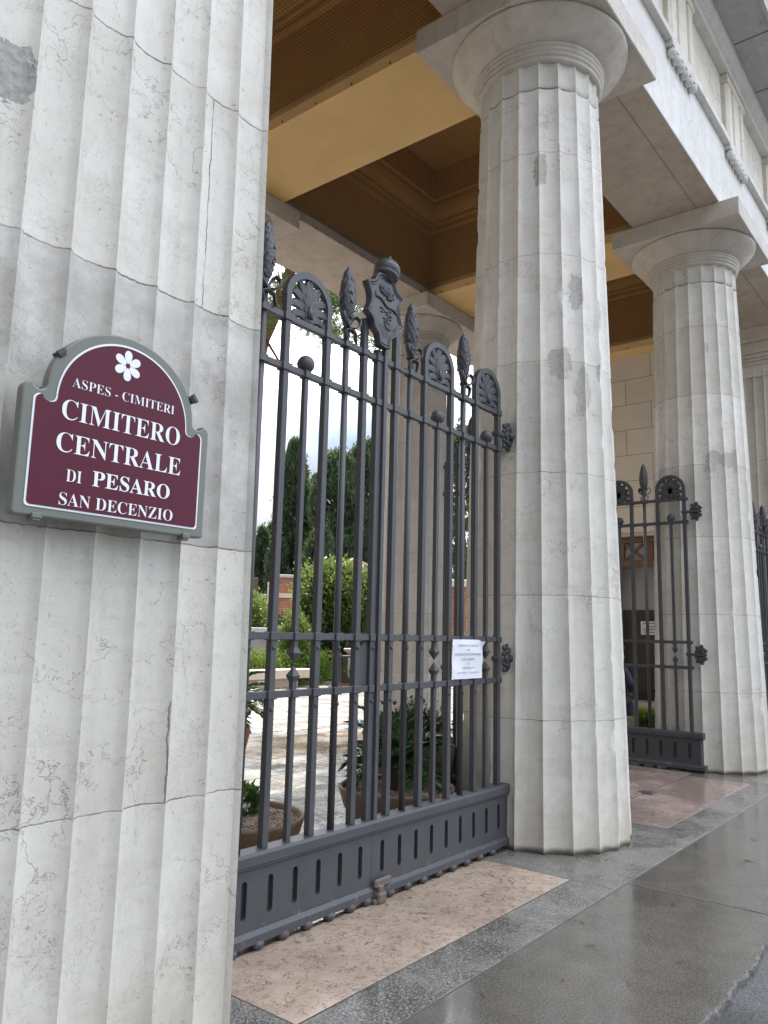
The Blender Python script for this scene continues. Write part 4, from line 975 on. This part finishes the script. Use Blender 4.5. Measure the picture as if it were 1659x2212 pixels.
m=MB(); m.box(-1.6,.55,0,2,0,2.9); m.build('wall',M_BRICK,b); m=MB(); m.bevbox(-1.65,.62,-.08,2,2.902,3.08,.02); m.build('coping',M_GRY,b); m=MB(); m.bevbox(-.6,.02,-.3,.3,0,3.8,.02); m.build('pillar',paint('brown_stone',(.12,.085,.065),.9,.3,.4,6),b)
lc,rz=face(49.6,42); b=thing('gabled_chapel','small chapel tomb with a pale gabled roof above the evergreen','tomb',lc,rz+R(14))
m=MB(); m.prism([(-1.6,0),(2.3,0),(2.3,4.3),(.35-.6,5.25),(-1.6,4.35)],0,5); m.build('wall',M_TRAV,b)
m=MB(); m.prism([(-1.9,4.20),(-.25,5.30),(2.7,4.12),(2.7,4.22),(-.25,5.42),(-1.9,4.30)],-.3,5.2); m.build('roof',paint('pale_roof',(.50,.40,.29),.8,.12,.2,2),b)
lc,rz=face(46.2,44); b=thing('gabled_chapel','small grey gable peeping over the brick tomb','tomb',lc,rz); m=MB(); m.prism([(-.8,0),(.9,0),(.9,4.4),(0,5.05),(-.8,4.4)],0,4); m.build('wall',M_GRY,b)
m=MB(); m.prism([(-1.0,4.33),(0,5.08),(1.1,4.33),(1.1,4.43),(0,5.18),(-1.0,4.43)],-.15,4.1); m.build('roof',M_GRY,b)
lc,rz=face(50.1,25.5); b=thing('tomb_stele','tall plain travertine tomb block right of the bright evergreen','tomb',lc,rz)
m=MB(); m.bevbox(-.42,.5,0,.5,0,2.02,.02); m.build('block',M_TRAV,b); m=MB(); m.bevbox(-.47,.55,-.05,.55,2.022,2.14,.015); m.build('cap',M_TRAV,b)
lc,rz=face(42.6,25.5); b=thing('flat_tomb','low tomb with a white marble lid at the left behind the hedge','tomb',lc,rz)
m=MB(); m.bevbox(-1.4,.62,0,1.4,1.36,1.55,.015); m.build('lid',M_TOMB,b); m=MB(); m.box(-1.3,.5,.1,1.3,0,1.358); m.build('body',M_GRY,b)
lc,rz=face(44.3,26.5); b=thing('flat_tomb','pale stone tomb slab in front of the brick tomb','tomb',lc,rz)
m=MB(); m.bevbox(-.5,.75,0,1.2,1.48,1.62,.015); m.build('lid',M_TRAV,b); m=MB(); m.box(-.45,.6,.1,1.1,0,1.478); m.build('body',M_GRY,b)
lc,rz=face(45.6,30); b=thing('tomb_stele','short pale stone post with a moulded cap in front of the brick tomb','tomb',lc,rz)
m=MB(); m.bevbox(-.24,.24,0,.4,0,2.0,.02); m.build('block',M_TRAV,b); m=MB(); m.bevbox(-.31,.31,-.06,.46,2.002,2.16,.02); m.build('cap',M_TRAV,b)
for az,d,w,h in ((57.2,27,.9,3.1),(59,30,1.6,2.6)):
    lc,rz=face(az,d); b=thing('tomb_house','white and orange tomb house seen through the slit between two columns' if az<58 else 'orange brick tomb house behind the near column','tomb',lc,rz)
    m=MB(); m.box(-w,w,0,2,0,h); m.build('wall',M_BRICK,b); m=MB(); m.bevbox(-w-.1,w+.1,-.1,2.1,h+.002,h+.25,.02); m.build('coping',M_TOMB,b)
lc,rz=face(49.15,21.2); b=thing('notice_cabinet','dark metal cabinet with a pale panel standing by the hedge end','cabinet',lc,rz)
m=MB(); m.bevbox(-.18,.18,0,.3,.14,.86,.015); m.build('body',M_DWOOD,b); m=MB(); m.bevbox(-.02,.13,-.012,-.001,.25,.80,.004); m.build('panel',M_GLASS,b); m=MB(); m.bevbox(-.2,.2,-.02,.32,0,.138,.01); m.build('foot',M_BRICK,b)
lc,rz=face(48.55,21.0); b=thing('tap_post','slim dark iron tap post left of the cabinet','post',lc,rz); m=MB(); m.lathe([(.05,0),(.05,.04),(.025,.06),(.022,.8),(.04,.82),(.04,.86),(.02,.9),(.001,.93)],14); m.build('post',M_HING,b); m=MB(); m.tube([(0,0,.7),(0,-.1,.72),(0,-.13,.66)],.014,8); m.build('spout',M_HING,b)
lc,rz=face(49.55,22); b=thing('stone_basin','small pale stone basin on a stem between hedge and tomb block','basin',lc,rz); m=MB(); m.lathe([(.14,0),(.15,.05),(.07,.1),(.06,.78),(.1,.84),(.28,.95),(.31,1.02),(.29,1.03),(.24,.98),(.001,.93)],24); m.build('bowl',M_TRAV,b)
M_TERR=paint('terracotta',(.30,.115,.05),.65,.25,.3,10); M_TERD=paint('weathered_terracotta',(.155,.095,.055),.6,.3,.25,9); M_TERO=paint('orange_terracotta',(.42,.13,.04),.6,.15,.2,10)
lc,rz=face(50.0,20.6); b=thing('flower_pot','small orange terracotta pot beside the cabinet','pot',lc); m=MB(); m.lathe([(.09,0),(.135,.22),(.15,.22),(.15,.27),(.13,.27),(.12,.24),(.001,.235)],24); m.build('pot',M_TERO,b)
# planters
M_GRAV=paint('gravel',(.33,.265,.215),.85,.35,0); M_GRAV2=paint('gravel_grey',(.20,.165,.14),.85,.3,0)
def gravel(parent,r,z,n=1500):
    base=MB(); base.lathe([(r,z-.03),(r*.99,z-.012),(r*.5,z-.004),(.001,z)],40); base.build('soil',M_GRAV2,parent)
    m=MB(); rnd=random.Random(3)
    for k in range(n):
        q=r*.985*math.sqrt(rnd.random()); a=rnd.random()*2*PI; s=rnd.uniform(.008,.0155); Mx=Matrix.Translation((q*cos(a),q*sin(a),z-.006*(q/r)+s*.2))@Matrix.Rotation(rnd.random()*6,4,Vector((rnd.random(),rnd.random(),rnd.random())).normalized())
        vs=[Mx@Vector(p) for p in ((s,0,0),(-s*.9,.2*s,0),(0,s*.8,.1*s),(.1*s,-s*.85,0),(0,.1*s,s*.6),(.1*s,0,-s*.6))]
        m.add(vs,[(0,2,4),(2,1,4),(1,3,4),(3,0,4),(2,0,5),(1,2,5),(3,1,5),(0,3,5)])
    g=m.build('gravel',M_GRAV,parent,fix=False); g['kind']='stuff'; return g
def bowl(label,pos):
    t=thing('planter_bowl',label,'planter',pos,0,'wide shallow terracotta bowls behind the gate')
    m=MB(); m.lathe([(.20,0),(.22,.0),(.25,.03),(.33,.12),(.395,.22),(.425,.31),(.435,.345),(.437,.36),(.428,.368),(.41,.36),(.405,.335),(.39,.31),(.001,.30)],64); m.build('bowl',M_TERD,t)
    gravel(t,.40,.335); return t
bR=bowl('wide terracotta bowl of gravel holding the cycad',(-.90,.75,.004)); bL=bowl('wide terracotta bowl of gravel with low bedding plants, half hidden by the sign pier',(-2.36,.90,.004))
def cycad(label,pos,n,ln,z0,seed,trunkh=.22,trr=.075):
    t=thing('cycad_plant',label,'plant',pos); rnd=random.Random(seed); rg=np.random.default_rng(seed)
    m=MB(); m.lathe([(trr*.9,0),(trr,.05),(trr*1.05,trunkh*.7),(trr*.8,trunkh),(.01,trunkh+.04)],16,disp=lambda a,q:.12*sin(7*a+q*40)); m.build('trunk',M_BRK2,t)
    for k in range(n):
        a=2.39996*k+rnd.uniform(-.2,.2); e=R(82-100*(k/n)**.8+rnd.uniform(-8,8)); L_=ln*rnd.uniform(.85,1.1); p=Vector((trr*.5*cos(a),trr*.5*sin(a),trunkh)); pts=[p.copy()]; dr=[]
        ns=26
        for i in range(ns):
            ee=e-R(62)*(i/ns)**1.5; d=Vector((cos(a)*cos(ee),sin(a)*cos(ee),sin(ee))); dr.append(d); p=p+d*(L_/ns); pts.append(p.copy())
        m=MB(); m.tube(pts,[.006*(1-.8*i/ns)+.001 for i in range(ns+1)],5)
        P_=[];D_=[];LL=[]
        for i in range(2,ns+1):
            for h in (0,.5):
                q=pts[i-1]+(pts[i]-pts[i-1])*h; d=dr[min(i,ns-1)]; sd=Vector((-sin(a),cos(a),0)); upv=sd.cross(d)
                for s in (1,-1):
                    f=i/ns; P_.append(q); D_.append(d*(.45+.5*f)+sd*s*1.0+upv*-.22+Vector((0,0,-.1))); LL.append(.15*sin(PI*(.12+.80*f))**.6+.01)
        N=len(P_)
        fr=leaves('frond',np.array(P_),np.array(D_)+rg.normal(0,.05,(N,3)),np.array(LL),.0066,rg.normal(.45,.2,N),M_CYC,t); m.build('rachis',M_CYC,fr,fix=False)
    return t
cycad('dark green cycad with arching fronds growing in the right bowl','_' and (-.90,.75,.335),24,.46,.33,5)
pl=thing('bedding_plants','leafy green bedding plants with small white flowers in the left bowl','plants',(-2.42,.98,.335))
rb=np.random.default_rng(21); cc=np.array([(.0,.0),(.09,-.05),(.16,.03),(.08,.1),(-.06,.08),(.2,-.08),(.22,.08),(-.1,-.04),(.02,-.12)])
N=1300; cx_=rb.integers(0,len(cc),N); p=np.zeros((N,3)); p[:,:2]=cc[cx_]+rb.normal(0,.022,(N,2)); p[:,2]=.01+.15*rb.random(N)
d=np.concatenate([rb.normal(0,1,(N,2)),.35+.5*rb.random((N,1))],1); leaves('leaves',p,d,.07,.017,rb.normal(.5,.25,N),M_FLW,pl)
N=320; fc=rb.normal(size=(26,3))*np.array([.04,.045,.02])+np.array([-.04,-.10,.11]); p=fc[rb.integers(0,26,N)]+rb.normal(0,.008,(N,3)); leaves('flowers',p,rb.normal(size=(N,3))+np.array([0,0,.6]),.03,.012,rb.random(N),M_WFL,pl)
u=thing('terracotta_urn','tall orange terracotta urn with lion-mask lugs beside the sign pier, behind the left bowl','urn',(-.66,3.10,.004))
m=MB(); m.lathe([(.17,0),(.19,.0),(.195,.05),(.15,.09),(.14,.12),(.20,.22),(.27,.36),(.295,.47),(.29,.55),(.25,.62),(.245,.64),(.30,.68),(.305,.715),(.28,.72),(.25,.70),(.001,.68)],48); m.build('body',M_TERR,u)
for k in range(6):
    a=2*PI*k/6-.35; m=MB(); Mx=Matrix.Rotation(a,4,'Z'); m.sphere((0,0,0),.045,14,10,(.6,1,1.1),Mx@Matrix.Translation((.295,0,.50))); m.sphere((0,0,0),.02,10,8,(1,1,1),Mx@Matrix.Translation((.318,0,.49))); m.sphere((0,0,0),.03,10,8,(.6,1.1,.6),Mx@Matrix.Translation((.295,0,.545))); m.build('mask',M_TERR,u)
for k in range(8):
    a=2*PI*k/8; m=MB(); Mx=Matrix.Rotation(a,4,'Z'); m.sphere((0,0,0),.035,12,8,(.7,1,.7),Mx@Matrix.Translation((.20,0,.215))); m.build('lobe',M_TERR,u)
cycad('cycad with drooping fronds in the tall urn beside the pier',(-.66,3.10,.69),20,.55,.7,9,.1)
u=thing('dark_planter','big dark round planter in the shade behind the cycad, beside the near column','planter',(.22,1.42,.004))
m=MB(); m.lathe([(.2,0),(.26,.05),(.35,.25),(.38,.42),(.36,.55),(.33,.60),(.36,.63),(.33,.64),(.30,.6),(.001,.58)],40); m.build('pot',paint('dark_clay',(.045,.04,.038),.6,.2,.2,8),u)
bush('low_shrub','leafy plant with pale flowers in the big dark planter',(.22,1.42,.56),.26,.26,.12,1500,M_DRK,.06,zc=.06)
# ---------------------------------------------------------------- person and bouquets by the doorway
def skinbody(name,verts,edges,radii,mat,parent=None,lv=2):
    me=bpy.data.meshes.new(name); me.from_pydata(verts,edges,[]); o=bpy.data.objects.new(name,me); COL.objects.link(o)
    md=o.modifiers.new('skin','SKIN'); 
    for i,r in enumerate(radii): me.skin_vertices[0].data[i].radius=(r,r) if not hasattr(r,'__len__') else r
    me.skin_vertices[0].data[0].use_root=True
    md.use_smooth_shade=True; s=o.modifiers.new('sub','SUBSURF'); s.levels=lv; s.render_levels=lv
    me.materials.append(mat); o.parent=parent; return o
M_SKIN=paint('skin',(.42,.23,.15),.5,.06,0); M_JACK=paint('navy_rain_jacket',(.016,.028,.055),.4,.4,.6,16); M_TROU=paint('slate_trousers',(.05,.055,.085),.8,.25,.3,20); M_HAIR=paint('grey_hair',(.16,.15,.14),.6,.3,.4,60); M_SHOE=paint('black_shoe',(.02,.02,.02),.4,.1,0)
pr_=thing('person','person in dark blue rain jacket sitting bent forward on the lodge step behind near column','person',(7.30,2.40,0),R(90))
# local frame: facing -y (world +x is behind after the turn); seat height .36
V=[(0,.10,.46),(0,.06,.66),(0,-.02,.84),(0,-.10,.98),(0,-.14,1.05),(0,-.17,1.12),   # pelvis..neck
   (.10,.08,.44),(.16,-.30,.47),(.17,-.30,.10),(-.10,.08,.44),(-.16,-.30,.47),(-.17,-.30,.10),(.17,-.42,.07),(-.17,-.42,.07),
   (.18,-.09,.96),(.31,-.06,.70),(.17,-.29,.58),(-.18,-.09,.96),(-.31,-.06,.70),(-.17,-.29,.58),(0,-.19,1.20)]
Ed=[(0,1),(1,2),(2,3),(3,4),(4,5),(0,6),(6,7),(7,8),(8,12),(0,9),(9,10),(10,11),(11,13),(3,14),(14,15),(15,16),(3,17),(17,18),(18,19),(5,20)]
Rd=[.135,.135,.15,.12,.06,.052,.095,.07,.05,.095,.07,.05,.04,.04,.07,.052,.036,.07,.052,.036,.05]
body=skinbody('body',V,Ed,Rd,M_SKIN,pr_)
m=MB(); m.sphere((0,-.215,1.235),.098,20,14,(.86,1.0,1.18)); m.sphere((0,-.315,1.225),.018,8,6,(.8,1,1.4)); m.sphere((.085,-.21,1.235),.02,8,6,(.5,1,1.3)); m.sphere((-.085,-.21,1.235),.02,8,6,(.5,1,1.3)); m.sphere((0,-.30,1.185),.022,8,6,(1.3,.5,.4)); m.build('head',M_SKIN,pr_)
for s in (1,-1): m=MB(); m.sphere((s*.036,-.296,1.25),.013,8,6); m.build('eye',M_WHT,pr_)
m=MB(); m.sphere((0,-.195,1.262),.104,20,14,(.9,1.0,1.08)); hh=m.build('hair',M_HAIR,pr_)
J=[V[0],V[1],V[2],V[3],(0,-.13,1.03),V[14],V[15],(.19,-.26,.595),V[17],V[18],(-.19,-.26,.595),(0,.12,.40)]
skinbody('jacket',[J[0],J[1],J[2],J[3],J[4],J[5],J[6],J[7],J[8],J[9],J[10],J[11]],[(0,1),(1,2),(2,3),(3,4),(3,5),(5,6),(6,7),(3,8),(8,9),(9,10),(0,11)],[.165,.17,.18,.145,.085,.092,.075,.055,.092,.075,.055,.15],M_JACK,pr_)
skinbody('trousers',[V[0],V[6],V[7],(.17,-.30,.16),V[9],V[10],(-.17,-.30,.16)],[(0,1),(1,2),(2,3),(0,4),(4,5),(5,6)],[.15,.108,.085,.072,.108,.085,.072],M_TROU,pr_)
for s in (1,-1):
    m=MB(); m.bevbox(s*.17-.045,s*.17+.045,-.53,-.25,0.0,.075,.02); m.build('shoe',M_SHOE,pr_)
    hb=V[16] if s>0 else V[19]
    hv=[hb,(hb[0]-s*.03,hb[1]-.06,hb[2]-.02)]; he=[(0,1)]; hr=[.026,(.036,.018)]
    for k in range(4):
        x0=hb[0]-s*(.03)+(k-1.5)*.019; i=len(hv); ln_=(.07,.08,.075,.06)[k]
        hv+=[(x0,hb[1]-.09,hb[2]-.025),(x0,hb[1]-.09-ln_*.55,hb[2]-.035),(x0,hb[1]-.09-ln_*.8,hb[2]-.07)]; he+=[(1,i),(i,i+1),(i+1,i+2)]; hr+=[.0095,.009,.007]
    i=len(hv); hv+=[(hb[0]-s*.068,hb[1]-.06,hb[2]-.02),(hb[0]-s*.075,hb[1]-.1,hb[2]-.04)]; he+=[(1,i),(i,i+1)]; hr+=[.010,.008]
    skinbody('hand',hv,he,hr,M_SKIN,pr_,2)
for (x,y,c1,lb,h) in ((7.32,1.80,((.20,.25,.03),(.32,.36,.05),(.42,.40,.08)),'yellow green leafy bouquet standing by the person on the step',.34),(7.1,1.52,((.02,.09,.085),(.03,.14,.13),(.10,.2,.12)),'teal wrapped bouquet at the foot of the lodge steps',.26),(6.9,1.72,((.03,.09,.02),(.06,.15,.03),(.15,.22,.04)),'green leafy pot plant in front of the lodge steps',.3)):
    t=thing('flower_bouquet',lb,'flowers',(x,y,.182 if x>7.38 else .004)); N=420; a=RNG.random(N)*2*PI; z=RNG.random(N); r=.04+.13*z*RNG.random(N)**.5
    p=np.stack([r*np.cos(a),r*np.sin(a),h*(.2+.8*z)],1); leaves('leaves',p,np.stack([np.cos(a),np.sin(a),.7*np.ones(N)],1)+RNG.normal(0,.5,(N,3)),.09,.026,RNG.random(N),leafmat('bouquet_leaf',c1,.3),t)
    m=MB(); m.lathe([(.06,0),(.09,h*.35),(.085,h*.35),(.001,h*.33)],16); m.build('wrap',M_FLW if x<7 else M_TERD,t)
# ---------------------------------------------------------------- pine needles blown onto the paving
M_NDL=paint('dry_pine_needle',(.11,.045,.022),.7,.3,0)
nd=[(-2.75,-.33,.4),(-2.62,-.38,.1),(-1.62,-.42,-.2),(-1.3,-.45,.5),(-1.25,-.30,1.2),(-.55,-.55,.8),(-2.0,-.82,.2),(-1.45,-.83,.6),(-1.62,-1.06,1.0),(-1.85,-1.22,2.6),(-2.35,-1.28,.3),(-2.2,-1.52,.2),(-1.8,-1.6,-.3),(-1.55,-1.62,.4),(-1.0,-1.35,1.2),(-.2,-1.2,.3),(.3,-1.45,2.),(1.9,-.5,.1),(2.6,-.35,.3),(2.9,-.2,-.1),(3.2,-.5,.2),(1.3,-.4,.5),(2.2,-.85,.3),(1.6,-.8,-.2),(-2.95,-.9,.5),(-2.7,-1.1,1.1),(.9,-1.3,.1),(1.8,-1.5,.6)]
for k,(x,y,a) in enumerate(nd):
    m=MB(); L_=random.uniform(.05,.085)
    for s in (1,-1):
        b_=random.uniform(.05,.22)*s; m.tube([(0,0,0),(L_*.5*cos(b_),L_*.5*sin(b_),.003),(L_*cos(b_*1.5),L_*sin(b_*1.5)+random.uniform(-.01,.01),.002)],.0011,5)
    o=m.build('pine_needle',M_NDL,fix=False); o.location=(x,y,.006 if y>-.966 else .002); o.rotation_euler=(0,0,a); tag(o,'dry brown pine needle pair lying on the wet paving','pine needle','pine needles scattered on the paving')
lf=[(.05,-1.62,.5),(-1.15,-1.93,.2)]
for x,y,a in lf:
    m=MB(); m.add([(-.02,0,.004),(0,.011,.008),(.022,0,.005),(0,-.011,.008)],[(0,1,2,3)]); m.tube([(-.02,0,.004),(-.036,.003,.003)],.0012,5)
    o=m.build('fallen_leaf',paint('dry_leaf',(.20,.055,.02),.6,.2,0),fix=False); o.location=(x,y,.001 if y>-1.85 else -.053); o.rotation_euler=(0,0,a); tag(o,'small reddish dry leaf lying '+('near the broken paving edge' if x<0 else 'on the damp paving slab'),'leaf')
